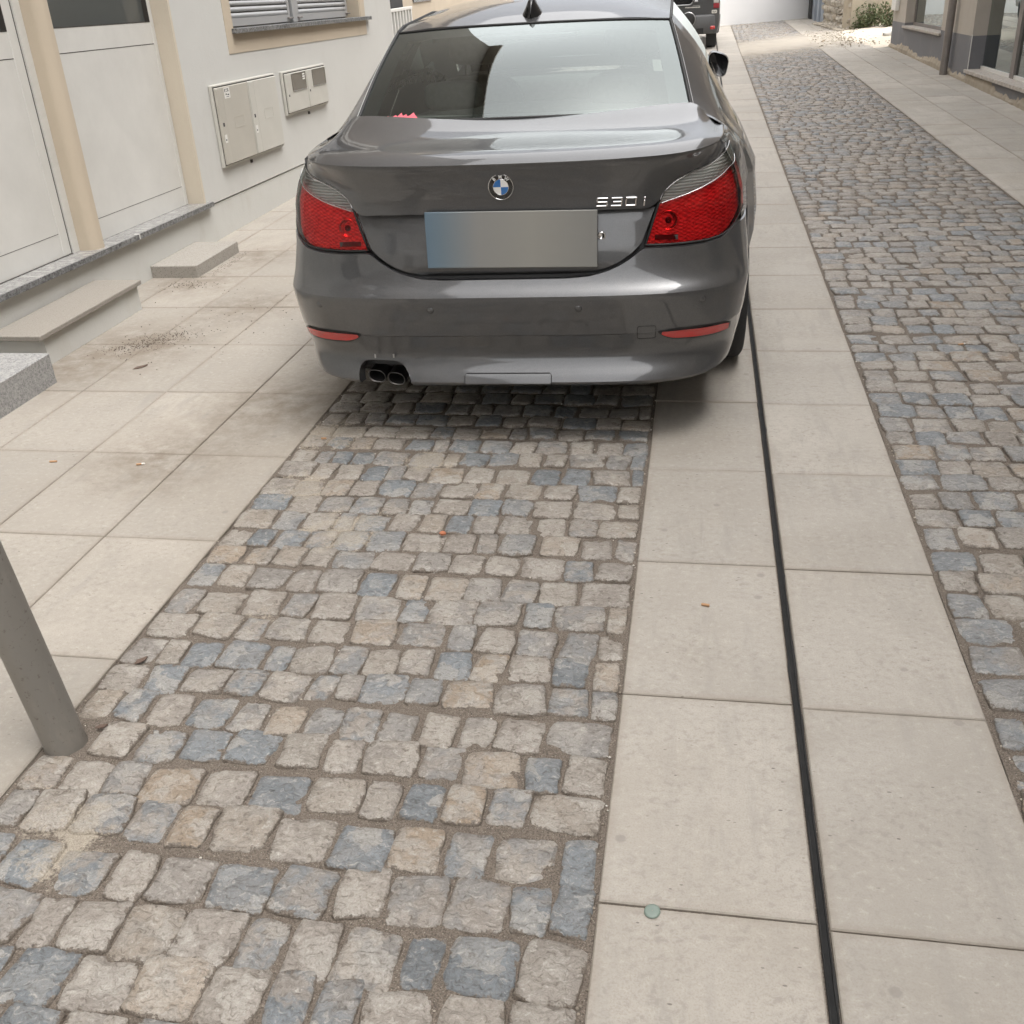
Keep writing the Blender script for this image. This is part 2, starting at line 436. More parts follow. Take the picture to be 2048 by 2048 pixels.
# ------------------------------------------------------------------ mesh helpers
def link(o, parent=None):
    C.objects.link(o)
    if parent is not None: o.parent = parent
    return o
def mesh(name, v, f, mat, parent=None, smooth=False, attrs=None, loc=None, angle=None):
    me = bpy.data.meshes.new(name)
    me.from_pydata([tuple(map(float, a)) for a in v], [], [tuple(int(i) for i in a) for a in f])
    me.materials.append(MAT[mat] if isinstance(mat, str) else mat)
    if attrs:
        for k, arr in attrs.items():
            a = me.attributes.new(k, 'FLOAT', 'POINT')
            a.data.foreach_set('value', np.asarray(arr, dtype=np.float32))
    if smooth:
        me.polygons.foreach_set('use_smooth', [True] * len(me.polygons))
        if angle: me.set_sharp_from_angle(angle=math.radians(angle))
    me.update()
    o = bpy.data.objects.new(name, me)
    if loc is not None: o.location = loc
    return link(o, parent)
def dup(o, parent, loc=None):
    c = o.copy(); C.objects.link(c); c.parent = parent
    if loc is not None: c.location = loc
    return c
def empty(name, loc, rot=(0, 0, 0)):
    o = bpy.data.objects.new(name, None)
    o.empty_display_size = 0.1
    o.location = loc; o.rotation_euler = rot
    return link(o)
def tag(o, label=None, cat=None, group=None, kind=None):
    if label: o['label'] = label
    if cat: o['category'] = cat
    if group: o['group'] = group
    if kind: o['kind'] = kind
    return o
class B:
    """collects verts and faces of one part"""
    def __init__(s): s.v = []; s.f = []
    def add(s, v, f):
        k = len(s.v); s.v += [tuple(a) for a in v]; s.f += [tuple(i + k for i in a) for a in f]; return s
    def box(s, x0, x1, y0, y1, z0, z1, bev=0.0):
        if bev <= 0:
            v = [(x, y, z) for z in (z0, z1) for y in (y0, y1) for x in (x0, x1)]
            return s.add(v, [(0, 2, 3, 1), (4, 5, 7, 6), (0, 1, 5, 4), (2, 6, 7, 3), (0, 4, 6, 2), (1, 3, 7, 5)])
        v = []
        b = bev
        for (sx, ex) in ((x0, 1), (x1, -1)):
            for (sy, ey) in ((y0, 1), (y1, -1)):
                for (sz, ez) in ((z0, 1), (z1, -1)):
                    v += [(sx, sy + ey * b, sz + ez * b), (sx + ex * b, sy, sz + ez * b), (sx + ex * b, sy + ey * b, sz)]
        import itertools
        idx = lambda i, j, k, a: ((i * 2 + j) * 2 + k) * 3 + a
        f = []
        for i in (0, 1):
            q = [idx(i, 0, 0, 0), idx(i, 1, 0, 0), idx(i, 1, 1, 0), idx(i, 0, 1, 0)]; f.append(q if i else q[::-1])
            q = [idx(0, i, 0, 1), idx(1, i, 0, 1), idx(1, i, 1, 1), idx(0, i, 1, 1)]; f.append(q[::-1] if i else q)
            q = [idx(0, 0, i, 2), idx(1, 0, i, 2), idx(1, 1, i, 2), idx(0, 1, i, 2)]; f.append(q if i else q[::-1])
        for i in (0, 1):
            for j in (0, 1):
                q = [idx(i, j, 0, 0), idx(i, j, 1, 0), idx(i, j, 1, 1), idx(i, j, 0, 1)]; f.append(q if (i ^ j) else q[::-1])
                q = [idx(i, 0, j, 0), idx(i, 1, j, 0), idx(i, 1, j, 2), idx(i, 0, j, 2)]; f.append(q[::-1] if (i ^ j) else q)
                q = [idx(0, i, j, 1), idx(1, i, j, 1), idx(1, i, j, 2), idx(0, i, j, 2)]; f.append(q if (i ^ j) else q[::-1])
        for i in (0, 1):
            for j in (0, 1):
                for k in (0, 1):
                    q = [idx(i, j, k, 0), idx(i, j, k, 1), idx(i, j, k, 2)]
                    f.append(q if (i + j + k) % 2 else q[::-1])
        return s.add(v, f)
    def grid(s, rows, close=False, flip=False):
        n = len(rows); m = len(rows[0])
        v = [p for r in rows for p in r]
        f = []
        for i in range(n - 1):
            for j in range(m if close else m - 1):
                a, b_, c_, d = i * m + j, i * m + (j + 1) % m, (i + 1) * m + (j + 1) % m, (i + 1) * m + j
                f.append((a, d, c_, b_) if flip else (a, b_, c_, d))
        return s.add(v, f)
    def tube(s, pts, r, n=8, closed=False):
        pts = [Vector(p) for p in pts]
        rows = []
        N_ = len(pts)
        for i, p in enumerate(pts):
            if closed: t = pts[(i + 1) % N_] - pts[i - 1]
            else: t = pts[min(i + 1, N_ - 1)] - pts[max(i - 1, 0)]
            t.normalize()
            a = Vector((0, 0, 1)) if abs(t.z) < 0.9 else Vector((1, 0, 0))
            u = t.cross(a).normalized(); w = t.cross(u)
            rr = r[i] if isinstance(r, (list, tuple)) else r
            rows.append([tuple(p + rr * (math.cos(2 * math.pi * k / n) * u + math.sin(2 * math.pi * k / n) * w)) for k in range(n)])
        if closed: rows.append(rows[0])
        return s.grid(rows, close=True)
    def lathe(s, prof, n=32, axis='x', c=(0, 0, 0)):
        rows = []
        for (r, h) in prof:
            row = []
            for k in range(n):
                a = 2 * math.pi * k / n
                if axis == 'x': row.append((c[0] + h, c[1] + r * math.cos(a), c[2] + r * math.sin(a)))
                elif axis == 'y': row.append((c[0] + r * math.cos(a), c[1] + h, c[2] + r * math.sin(a)))
                else: row.append((c[0] + r * math.cos(a), c[1] + r * math.sin(a), c[2] + h))
            rows.append(row)
        return s.grid(rows, close=True)
    def mk(s, name, mat, parent=None, smooth=False, **kw):
        return mesh(name, s.v, s.f, mat, parent, smooth, **kw)
def box(name, mat, parent, x0, x1, y0, y1, z0, z1, bev=0.0):
    """a box part with its origin at its own centre"""
    c = ((x0 + x1) / 2, (y0 + y1) / 2, (z0 + z1) / 2)
    return B().box(x0 - c[0], x1 - c[0], y0 - c[1], y1 - c[1], z0 - c[2], z1 - c[2], bev).mk(name, mat, parent, loc=c)
def text_mesh(name, body, size, mat, parent, loc, rot, extrude=0.001, sx=1.0, offset=0.0):
    cu = bpy.data.curves.new(name, 'FONT')
    cu.body = body; cu.size = size; cu.extrude = extrude; cu.align_x = 'CENTER'; cu.align_y = 'CENTER'; cu.offset = offset
    t = bpy.data.objects.new(name, cu)
    C.objects.link(t)
    dg = bpy.context.evaluated_depsgraph_get()
    me = bpy.data.meshes.new_from_object(t.evaluated_get(dg))
    bpy.data.objects.remove(t, do_unlink=True)
    co = np.array([tuple(vv.co) for vv in me.vertices]); mid_ = (co.min(0) + co.max(0)) / 2
    for vv in me.vertices: vv.co.x -= mid_[0]; vv.co.y -= mid_[1]
    me.materials.clear(); me.materials.append(MAT[mat])
    o = bpy.data.objects.new(name, me)
    o.location = loc; o.rotation_euler = rot; o.scale = (sx, 1, 1)
    return link(o, parent)

# ------------------------------------------------------------------ ground
XA, XB, XC0, XC1, XD, XE, XR, XL = -1.513, -0.147, 0.2635, 0.2805, 0.698, 2.18, 3.40, -3.39
g = mesh('ground', [(-150, -150, -0.09), (150, -150, -0.09), (150, 200, -0.09), (-150, 200, -0.09)], [(0, 1, 2, 3)], 'ground')
tag(g, kind='structure')

def bed(name, x0, x1, y0, y1, step, amp, zc, yfar0, yfar1, seed):
    rg = np.random.RandomState(seed)
    nx = int((x1 - x0) / step) + 1; ny = int((y1 - y0) / step) + 1
    # smooth noise
    k = rg.rand(ny // 2 + 3, nx // 2 + 3)
    v = []
    for j in range(ny + 1):
        for i in range(nx + 1):
            a, b_ = j / 2.0, i / 2.0
            ja, ib = int(a), int(b_)
            fa, fb = a - ja, b_ - ib
            z = (k[ja, ib] * (1 - fa) + k[ja + 1, ib] * fa) * (1 - fb) + (k[ja, ib + 1] * (1 - fa) + k[ja + 1, ib + 1] * fa) * fb
            v.append((x0 + (x1 - x0) * i / nx, y0 + (y1 - y0) * j / ny, zc + amp * (z - 0.5)))
    m = nx + 1
    f = [(j * m + i, j * m + i + 1, (j + 1) * m + i + 1, (j + 1) * m + i) for j in range(ny) for i in range(nx)]
    bb = B().add(v, f)
    for (a, b_) in ((yfar0, y0), (y1, yfar1)):
        bb.add([(x0, a, zc), (x1, a, zc), (x1, b_, zc), (x0, b_, zc)], [(0, 1, 2, 3)])
    o = bb.mk(name, 'joint_dirt', None, True)
    return tag(o, kind='structure')
strip_bed = bed('parking_strip', XA, XB, 0.7, 4.2, 0.022, 0.009, -0.0068, -14.0, 36.0, 3)
road_bed = bed('road', XD, XE, 1.3, 9.0, 0.03, 0.009, -0.0068, -14.0, 36.0, 4)

# ---- cobblestones
def cobble_geo(rg, wx, wy, n_edge=4, lo=False):
    hx, hy = wx / 2, wy / 2
    j = 0.11
    cr = [(-hx * (1 + rg.uniform(-j, 0.09)), -hy * (1 + rg.uniform(-j, 0.09))), (hx * (1 + rg.uniform(-j, 0.09)), -hy * (1 + rg.uniform(-j, 0.09))),
          (hx * (1 + rg.uniform(-j, 0.09)), hy * (1 + rg.uniform(-j, 0.09))), (-hx * (1 + rg.uniform(-j, 0.09)), hy * (1 + rg.uniform(-j, 0.09)))]
    out = []
    fr = [0.06, 0.27, 0.5, 0.73, 0.94] if n_edge == 4 else [0.16, 0.84]
    for k in range(4):
        a, b_ = cr[k], cr[(k + 1) % 4]
        bow = rg.uniform(-0.02, 0.06) * min(wx, wy)
        nx_, ny_ = (b_[1] - a[1]), -(b_[0] - a[0])
        L_ = math.hypot(nx_, ny_)
        for t in fr:
            bb_ = bow * math.sin(math.pi * t) + rg.uniform(-0.030, 0.026) * min(wx, wy)
            out.append((a[0] + (b_[0] - a[0]) * t + nx_ / L_ * bb_, a[1] + (b_[1] - a[1]) * t + ny_ / L_ * bb_))
    m = len(out)
    tx, ty = rg.uniform(-0.045, 0.045), rg.uniform(-0.045, 0.045)
    top = rg.uniform(-0.0025, 0.004)
    rings = [(1.0, -0.045, 1.0, 0), (1.0, -0.0085, 0.85, 0.0015), (0.935, -0.0020, 0.42, 0.0012), (0.68, 0.0004, 0.03, 0.0022)]
    if lo: rings = [(1.0, -0.02, 1.0, 0), (0.92, -0.002, 0.38, 0.0015)]
    v, e, f = [], [], []
    for (sc, z, ed, nz) in rings:
        for (x, y) in out:
            v.append((x * sc, y * sc, (z + top + tx * x * (sc if z > -0.005 else 1) + ty * y + rg.uniform(-nz, nz)) if z > -0.04 else z)); e.append(ed)
    v.append((rg.uniform(-0.1, 0.1) * wx, rg.uniform(-0.1, 0.1) * wy, top + 0.002)); e.append(0.0)
    for r in range(len(rings) - 1):
        for k in range(m):
            f.append((r * m + k, r * m + (k + 1) % m, (r + 1) * m + (k + 1) % m, (r + 1) * m + k))
    k0 = (len(rings) - 1) * m
    for k in range(m): f.append((k0 + k, k0 + (k + 1) % m, len(v) - 1))
    return v, f, e

def rows_layout(rg, x0, x1, y0, y1, pitch, wmin, wmax, gap, wob):
    """every stone as (cx, cy, wx, wy, row)"""
    res = []
    y = y0; row = 0
    while y < y1:
        d = pitch * rg.uniform(0.92, 1.08)
        ph = rg.uniform(0, 6.28)
        x = x0 + rg.uniform(0.004, 0.012)
        while x < x1 - 0.03:
            w = rg.uniform(wmin, wmax)
            if rg.rand() < 0.1: w *= 0.72
            if x1 - (x + w) < wmin * 0.55: w = x1 - x - 0.006
            if w > wmax * 1.35: w *= 0.5
            cx = x + w / 2
            yy = y + d / 2 + wob * math.sin(cx * 3.1 + ph) + rg.uniform(-0.006, 0.006)
            res.append((cx, yy, w - gap * rg.uniform(0.5, 2.1), d - gap * rg.uniform(0.5, 2.1), row))
            x += w
        y += d; row += 1
    return res

rg = np.random.RandomState(11)
strip = rows_layout(rg, XA, XB, 0.74, 36.0, 0.124, 0.086, 0.140, 0.0058, 0.011)
far = []
cnt = 0
BOL = (-1.467, 1.645)
for (x, y, wx, wy, row) in strip:
    if math.hypot(x - BOL[0], y - BOL[1]) < 0.085: continue
    if 0.98 < y < 4.3 and cnt < 300:
        v, f, e = cobble_geo(rg, wx, wy)
        o = mesh('cobblestone', v, f, 'strip_stone', strip_bed, True, {'edge': e}, loc=(x, y, 0))
        o.rotation_euler.z = rg.uniform(-0.085, 0.085)
        cnt += 1
    else: far.append((x, y, wx, wy))
def joined(name, items, mat, parent, rg):
    V, F, E = [], [], []
    for (x, y, wx, wy) in items:
        v, f, e = cobble_geo(rg, wx, wy) if y < 5.0 and mat == 'strip_stone' else cobble_geo(rg, wx, wy, 2, True)
        k = len(V)
        V += [(a[0] + x, a[1] + y, a[2]) for a in v]; F += [tuple(i + k for i in q) for q in f]; E += e
    return tag(mesh(name, V, F, mat, parent, True, {'edge': E}), kind='stuff')
joined('far_cobblestones', far, 'strip_stone', strip_bed, rg)

rg = np.random.RandomState(23)
road = rows_layout(rg, XD, XE, 1.35, 36.0, 0.126, 0.100, 0.160, 0.0060, 0.012)
near, rest = [], []
def in_view(x, y):
    # right edge of the picture cuts the near road: keep only what can be seen
    return x < 0.72 + (y - 1.5) * 0.262 + 0.1
for s in road:
    (near if (in_view(s[0], s[1]) and s[1] < 8 and len(near) < 300) else rest).append(s)
for (x, y, wx, wy, row) in near:
    v, f, e = cobble_geo(rg, wx, wy)
    o = mesh('cobblestone', v, f, 'road_stone', road_bed, True, {'edge': e}, loc=(x, y, 0))
    o.rotation_euler.z = rg.uniform(-0.04, 0.04)
joined('far_cobblestones', [s[:4] for s in rest], 'road_stone', road_bed, rg)

# ---- slabs
def slab_geo(wx, wy, bev=0.003):
    """flat slab with a worn edge; edge attribute runs in a narrow border"""
    hx, hy = wx / 2, wy / 2
    rings = [(0.0, -0.05, 1.0), (0.0, -bev, 0.9), (bev, 0.0, 0.55), (0.022, 0.0, 0.0)]
    v, e, f = [], [], []
    for (ins, z, ed) in rings:
        for (sx, sy) in ((-1, -1), (1, -1), (1, 1), (-1, 1)):
            v.append((sx * (hx - ins), sy * (hy - ins), z)); e.append(ed)
    for r in range(3):
        for k in range(4): f.append((r * 4 + k, r * 4 + (k + 1) % 4, (r + 1) * 4 + (k + 1) % 4, (r + 1) * 4 + k))
    f.append((12, 13, 14, 15))
    return v, f, e
def slab_field(bedname, cols, y0, pitch, y_part, y_end, mat, seed, gap=0.004, skip=None):
    rg = np.random.RandomState(seed)
    xs0, xs1 = cols[0][0], cols[-1][1]
    base = tag(mesh(bedname, [(xs0, -14, -0.0065), (xs1, -14, -0.0065), (xs1, 36, -0.0065), (xs0, 36, -0.0065)], [(0, 1, 2, 3)], 'joint_dirt'), kind='structure')
    V, F, E = [], [], []
    for ci, (a, b_, dy) in enumerate(cols):
        shared = None
        y = y0 + dy
        while y < y_end:
            d = pitch
            w = b_ - a - gap
            cx, cy = (a + b_) / 2, y + d / 2
            z = rg.uniform(-0.0012, 0.0012)
            if y < y_part:
                if shared is None:
                    v, f, e = slab_geo(w, d - gap)
                    shared = mesh('paving_slab', v, f, mat, base, False, {'edge': e}, loc=(cx, cy, z))
                    o = shared
                else:
                    o = dup(shared, base, (cx, cy, z))
                o.rotation_euler = (rg.uniform(-0.0012, 0.0012), rg.uniform(-0.0015, 0.0015), rg.uniform(-0.0018, 0.0018))
            else:
                v, f, e = slab_geo(w, d - gap)
                k = len(V)
                V += [(p[0] + cx, p[1] + cy, p[2] + z) for p in v]; F += [tuple(i + k for i in q) for q in f]; E += e
            y += d
    if V: tag(mesh('far_slabs', V, F, mat, base, False, {'edge': E}), kind='stuff')
    return base
P1 = 0.634
slab_field('drain_pavement', [(XB, XC0 - 0.001, 0.012), (XC1 + 0.001, XD, 0.0)], 1.322 - 3 * P1, P1, 19.0, 36.0, 'slab_drain', 5)
lx = [XL - 0.02, -3.195, -2.756, -2.340, -1.917, XA]
slab_field('pavement', [(lx[i], lx[i + 1], 0.0) for i in range(5)], 1.974 - 3 * 0.642, 0.642, 11.0, 30.0, 'slab_left', 6)
slab_field('pavement', [(XE, 2.62, 0.0), (2.62, 3.10, 0.33), (3.10, XR + 0.05, 0.1)], 7.985 - 9 * 0.665, 0.665, 20.0, 36.0, 'slab_right', 8)

# ---- slot drain
dr = empty('slot_drain', ((XC0 + XC1) / 2, 0, 0))
w2 = (XC1 - XC0) / 2
bb = B()
rgd = np.random.RandomState(2)
bb.add([(-w2, -3, -0.006), (w2, -3, -0.006), (w2, 36, -0.006), (-w2, 36, -0.006)], [(0, 1, 2, 3)])
simple('drain_dark', (0.012, 0.012, 0.012), 0.9, var=0.4, scale=30)
simple('drain_steel', (0.014, 0.0135, 0.013), 0.7, 0.0, var=0.3, scale=25)
bb.mk('slot', 'drain_dark', dr)
for sx in (-1, 1):
    rows = []
    y = -3.0
    while y < 36.0:
        jit = rgd.uniform(-0.0012, 0.0012)
        x_in = sx * (w2 - 0.0032) + jit * 0.7
        x_out = sx * (w2 - 0.0002) + (0 if rgd.rand() < 0.9 else sx * rgd.uniform(0.0, 0.004))
        rows.append([(x_in, y, -0.010), (x_in, y, -0.0025), (x_out, y, -0.0012), (x_out, y, -0.010)])
        y += 0.05 if y < 6 else 0.4
    B().grid(rows).mk('rail', 'drain_steel', dr)
tag(dr, 'narrow black slot drain running between the two rows of pale slabs', 'drain')

# ------------------------------------------------------------------ left house (details level, street rises 1 degree)
H = empty('house', (XL, 6.0, 0.0), (-0.018, 0, 0))
tag(H, 'white plastered house with two white doors, ochre trim and a shuttered window', 'house')
def hb(name, mat, x0, x1, y0, y1, z0, z1, parent=None, bev=0.0):
    return box(name, mat, parent or H, x0, x1, y0 - 6, y1 - 6, z0, z1, bev)
TOP = 10.0
def wall_rects(holes, y0, y1, z0, z1):
    """rectangles of a wall with openings"""
    cl = lambda v, a, b: min(b, max(a, v))
    ys = sorted({y0, y1, *[cl(h[0], y0, y1) for h in holes], *[cl(h[1], y0, y1) for h in holes]})
    zs = sorted({z0, z1, *[cl(h[2], z0, z1) for h in holes], *[cl(h[3], z0, z1) for h in holes]})
    for i in range(len(ys) - 1):
        for k in range(len(zs) - 1):
            cy, cz = (ys[i] + ys[i + 1]) / 2, (zs[k] + zs[k + 1]) / 2
            if any(h[0] < cy < h[1] and h[2] < cz < h[3] for h in holes): continue
            yield ys[i], ys[i + 1], zs[k], zs[k + 1]
holes = [(3.95, 6.675, 0.27, 2.55), (7.62, 10.72, 1.362, 2.75)]
for (ya, yb, k) in ((-8.0, -6.8, 0), (-3.2, -2.0, 1), (0.2, 1.4, 2)):
    holes += [(ya, yb, 1.3, 2.7), (ya, yb, 4.2, 5.9)]
for (nm, mt, za, zb_) in (('wall', 'white_plaster', 0.27, 2.98), ('upper_wall', 'brown_render', 2.98, TOP)):
    bb = B()
    for (a, b_, c_, d_) in wall_rects(holes, -16.0, 11.83, za, zb_):
        y0, y1 = a - 6, b_ - 6
        bb.add([(0, y0, c_), (0, y1, c_), (0, y1, d_), (0, y0, d_)], [(0, 1, 2, 3)])
    bb.add([(0, 5.83, za), (-6.0, 5.83, za), (-6.0, 5.83, zb_), (0, 5.83, zb_)], [(0, 1, 2, 3)])
    bb.add([(0, -22, za), (-6.0, -22, za), (-6.0, -22, zb_), (0, -22, zb_)], [(3, 2, 1, 0)])
    bb.mk(nm, mt, H)
hb('string_course', 'white_plaster', -0.05, 0.05, -16.0, 11.85, 2.92, 3.04)
hb('roof', 'travertine_sill', -6.1, 0.35, -16.2, 12.0, TOP, TOP + 0.14)
hb('plinth', 'plinth_plaster', -6.0, -0.008, -16.0, 11.82, -0.4, 0.262)
for (ya, yb) in ((-8.0, -6.8), (-3.2, -2.0), (0.2, 1.4)):
    hb('window_pane', 'door_glass', -0.14, -0.12, ya, yb, 1.3, 2.7)
    hb('window_pane', 'door_glass', -0.14, -0.12, ya, yb, 4.2, 5.9)
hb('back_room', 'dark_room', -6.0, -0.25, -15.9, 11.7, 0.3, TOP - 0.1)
# opening of the doors
RD = -0.12
hb('door_reveal', 'ochre_pale', -0.20, 0.002, 6.675, 6.70, 0.29, 2.55)
hb('door_reveal', 'ochre_pale', -0.20, 0.002, 3.93, 3.95, 0.29, 2.55)
hb('door_reveal', 'ochre_pale', -0.20, 0.002, 3.93, 6.70, 2.55, 2.58)
# rounded pier between the doors
prof = []
y0, y1 = 5.268 - 6, 5.352 - 6
for k in range(9):
    a = math.pi / 2 * k / 8
    prof.append((-0.058 + 0.058 * math.sin(a), y0 + 0.058 - 0.058 * math.cos(a)))
prof = [(RD - 0.02, y0)] + prof + [(0.0, y1), (RD - 0.02, y1)]
B().grid([[(x, y, z) for z in (0.292, 2.6)] for (x, y) in prof]).mk('pier', 'ochre_plaster', H, True, angle=40)
# sill of two pieces of dark speckled stone
for (a, b_) in ((3.9, 5.692), (5.696, 6.752)):
    hb('door_sill', 'sill_marble', -0.22, 0.030, a, b_, 0.267, 0.2955)
    hb('door_sill_edge', 'dark_granite', 0.0305, 0.034, a, b_ + 0.001, 0.264, 0.294)
hb('sill_crack', 'label_white', 0.002, 0.0355, 5.690, 5.698, 0.2652, 0.2962)
def leaf(y0, y1, ystile, parent_name):
    d = empty('door', (RD, y0 - 6, 0.297)); d.parent = H
    w = y1 - y0
    yo = y0
    p = lambda nm, mt, x0, x1, a, b_, z0, z1, bev=0.0: box(nm, mt, d, x0, x1, a - yo, b_ - yo, z0 - 0.297, z1 - 0.297, bev)
    p('door_panel', 'white_door', -0.04, 0.0, y0, y1, 0.297, 1.440)
    p('groove', 'joint_dark', -0.02, 0.0008, y0 + 0.05, ystile, 1.312, 1.316)
    p('groove', 'joint_dark', -0.02, 0.0006, y0 + 0.05, ystile, 0.419, 0.4215)
    p('stile', 'white_door', -0.04, 0.004, ystile + 0.002, y1, 0.2975, 2.5, 0.002)
    p('stile', 'white_door', -0.04, 0.004, y0, y0 + 0.06, 0.2975, 2.5, 0.002)
    p('glazing', 'door_glass', -0.045, -0.03, y0 + 0.06, ystile, 1.443, 2.45)
    p('gasket', 'joint_dark', -0.03, 0.001, y0 + 0.06, ystile, 1.440, 1.445)
    p('gasket', 'joint_dark', -0.03, 0.001, ystile - 0.003, ystile + 0.002, 1.445, 2.45)
    return d
leaf(4.04, 5.196, 5.122, 'a')
hb('door_gap', 'joint_dark', RD - 0.04, RD + 0.001, 5.196, 5.206, 0.296, 2.5)
hb('door_frame', 'white_door', RD - 0.04, RD + 0.012, 5.206, 5.268, 0.2958, 2.55)
hb('door_gap', 'joint_dark', RD - 0.04, RD + 0.012, 4.04, 5.2, 0.2956, 0.2975)
leaf(5.352, 6.672, 6.628, 'b')
# window with metal shutters
win = empty('window', (0, 7.62 - 6, 1.362)); win.parent = H
def wb(name, mat, x0, x1, y0, y1, z0, z1, bev=0.0):
    return box(name, mat, win, x0, x1, y0 - 7.62, y1 - 7.62, z0 - 1.362, z1 - 1.362, bev)
wb('window_band', 'ochre_plaster', -0.01, 0.004, 7.485, 7.62, 1.2, 2.9)
wb('window_band', 'ochre_plaster', -0.01, 0.004, 10.72, 10.865, 1.2, 2.9)
wb('window_band', 'ochre_plaster', -0.01, 0.004, 7.62, 10.72, 1.2, 1.330)
wb('window_reveal', 'ochre_plaster', -0.2, -0.001, 10.70, 10.72, 1.362, 2.75)
wb('window_reveal', 'ochre_plaster', -0.2, -0.001, 7.60, 7.62, 1.362, 2.75)
wb('window_sill', 'dark_granite', -0.18, 0.045, 7.585, 10.955, 1.330, 1.363, 0.002)
wb('window_pane', 'door_glass', -0.16, -0.15, 7.62, 10.70, 1.363, 2.75)
slat0 = None
for (a, b_) in ((7.66, 9.06), (9.22, 10.62)):
    sh = wb('shutter', 'shutter_metal', -0.125, -0.10, a, b_, 1.374, 1.428)
    for (ya, yb) in ((a, a + 0.05), (b_ - 0.05, b_)):
        box('shutter_stile', 'shutter_metal', sh, -0.0125, 0.0130, ya - (a + b_) / 2, yb - (a + b_) / 2, 0.028, 1.3)
    for k in range(27):
        z = 0.044 + k * 0.0415
        if slat0 is None:
            hl = (b_ - a) / 2 - 0.052
            prof = [(-0.012, -0.018), (0.010, -0.014), (0.0125, 0.0), (0.006, 0.016), (-0.012, 0.020)]
            slat0 = B().grid([[(x, yy, zz) for (x, zz) in prof] for yy in (-hl, hl)]).mk('slat', 'shutter_metal', sh, True, loc=(0, 0, z))
        else:
            dup(slat0, sh, (0, 0, z))
wb('shutter_post', 'shutter_metal', -0.12, -0.085, 9.09, 9.19, 1.366, 2.7, 0.004)
for yy in (9.03, 9.25, 10.60):
    wb('shutter_catch', 'pipe_metal', -0.10, -0.075, yy - 0.045, yy + 0.045, 1.395, 1.407, 0.003)
# meter cupboards
def cupboard(name, y0, y1, z0, z1, leaves, label, wins):
    c = empty(name, (XL + 0.0, 0, 0)); c.parent = None
    y = (y0 + y1) / 2
    c.location = (XL, y, z0 - 0.018 * (y - 6)); c.rotation_euler = (-0.018, 0, 0)
    tag(c, label, 'meter cupboard')
    L_ = (y1 - y0) / 2
    p = lambda nm, mt, x0, x1, a, b_, c0, c1, bev=0.0, par=None: box(nm, mt, par or c, x0, x1, a, b_, c0, c1, bev)
    Hh = z1 - z0
    p('case', 'box_pale', 0.001, 0.024, -L_, L_, 0.0, Hh, 0.004)
    p('shadow_gap', 'joint_dark', 0.020, 0.0252, -L_ + 0.02, L_ - 0.012, 0.012, Hh - 0.012)
    n = len(leaves)
    for i, mt in enumerate(leaves):
        a = -L_ + 0.022 + i * (2 * L_ - 0.034) / n; b_ = -L_ + 0.022 + (i + 1) * (2 * L_ - 0.034) / n - 0.012
        lf = p('cupboard_door', mt, 0.026, 0.040, a, b_, 0.018, Hh - 0.02, 0.003)
        cyy, czz = (a + b_) / 2, (0.018 + Hh - 0.02) / 2
        q = lambda nm, m2, x0, x1, ya, yb, za, zb, bev=0.0: box(nm, m2, lf, x0, x1, ya - cyy, yb - cyy, za - czz, zb - czz, bev)
        if wins:
            q('viewing_window', 'box_window', 0.0065, 0.0090, a + 0.13, b_ - 0.03, Hh * 0.52, Hh * 0.92, 0.006)
            q('edge_strip', mt, 0.006, 0.0085, a + 0.003, a + 0.075, 0.03, Hh - 0.03, 0.002)
            q('lock', 'ink', 0.0085, 0.0100, a + 0.028, a + 0.048, Hh * 0.42, Hh * 0.47)
            if i == 0:
                for k in range(3): q('sticker', 'label_white', 0.009, 0.0096, b_ - 0.10, b_ - 0.045, Hh * (0.74 + 0.055 * k), Hh * (0.775 + 0.055 * k))
        else:
            q('edge_strip', mt, 0.006, 0.0115, a + 0.003, a + 0.10, 0.022, Hh - 0.024, 0.005)
            q('lock', 'ink', 0.0115, 0.0132, a + 0.030, a + 0.052, Hh * 0.50, Hh * 0.545)
            q('sticker', 'label_white', 0.0115, 0.0124, a + 0.024, a + 0.062, Hh * 0.30, Hh * 0.40)
            q('sticker_mark', 'ink', 0.0124, 0.0127, a + 0.034, a + 0.05, Hh * 0.325, Hh * 0.345)
            fr_ = B()
            ya, yb, za, zb = a + 0.24, b_ - 0.14, Hh * 0.44, Hh * 0.58
            for (u0, u1, v0, v1) in ((ya, yb, za, za + 0.004), (ya, yb, zb - 0.004, zb), (ya, ya + 0.004, za + 0.004, zb - 0.004), (yb - 0.004, yb, za + 0.004, zb - 0.004)):
                fr_.box(0.006, 0.0085, u0 - cyy, u1 - cyy, v0 - czz, v1 - czz)
            fr_.mk('pressed_frame', mt, lf)
            if i == 0:
                q('sticker', 'label_white', 0.0066, 0.0074, a + 0.14, a + 0.235, Hh * 0.82, Hh * 0.95)
                for (u0, v0, du, dv) in ((0.15, 0.895, 0.012, 0.04), (0.17, 0.925, 0.045, 0.008), (0.178, 0.90, 0.04, 0.008), (0.16, 0.86, 0.02, 0.018), (0.19, 0.855, 0.03, 0.014), (0.205, 0.905, 0.008, 0.03), (0.165, 0.835, 0.05, 0.006)):
                    q('sticker_mark', 'ink', 0.0074, 0.0078, a + u0, a + u0 + du, Hh * v0, Hh * (v0 + dv))
    return c
cupboard('meter_cupboard', 7.05, 8.215, 0.474, 1.023, ('box_beige', 'box_pale'), 'larger beige two door meter cupboard with a sticker, on white wall beside the door', False)
cupboard('meter_cupboard', 8.385, 9.412, 0.685, 1.018, ('box_pale', 'box_pale'), 'smaller pale meter cupboard with two dark viewing windows below the shutters', True)
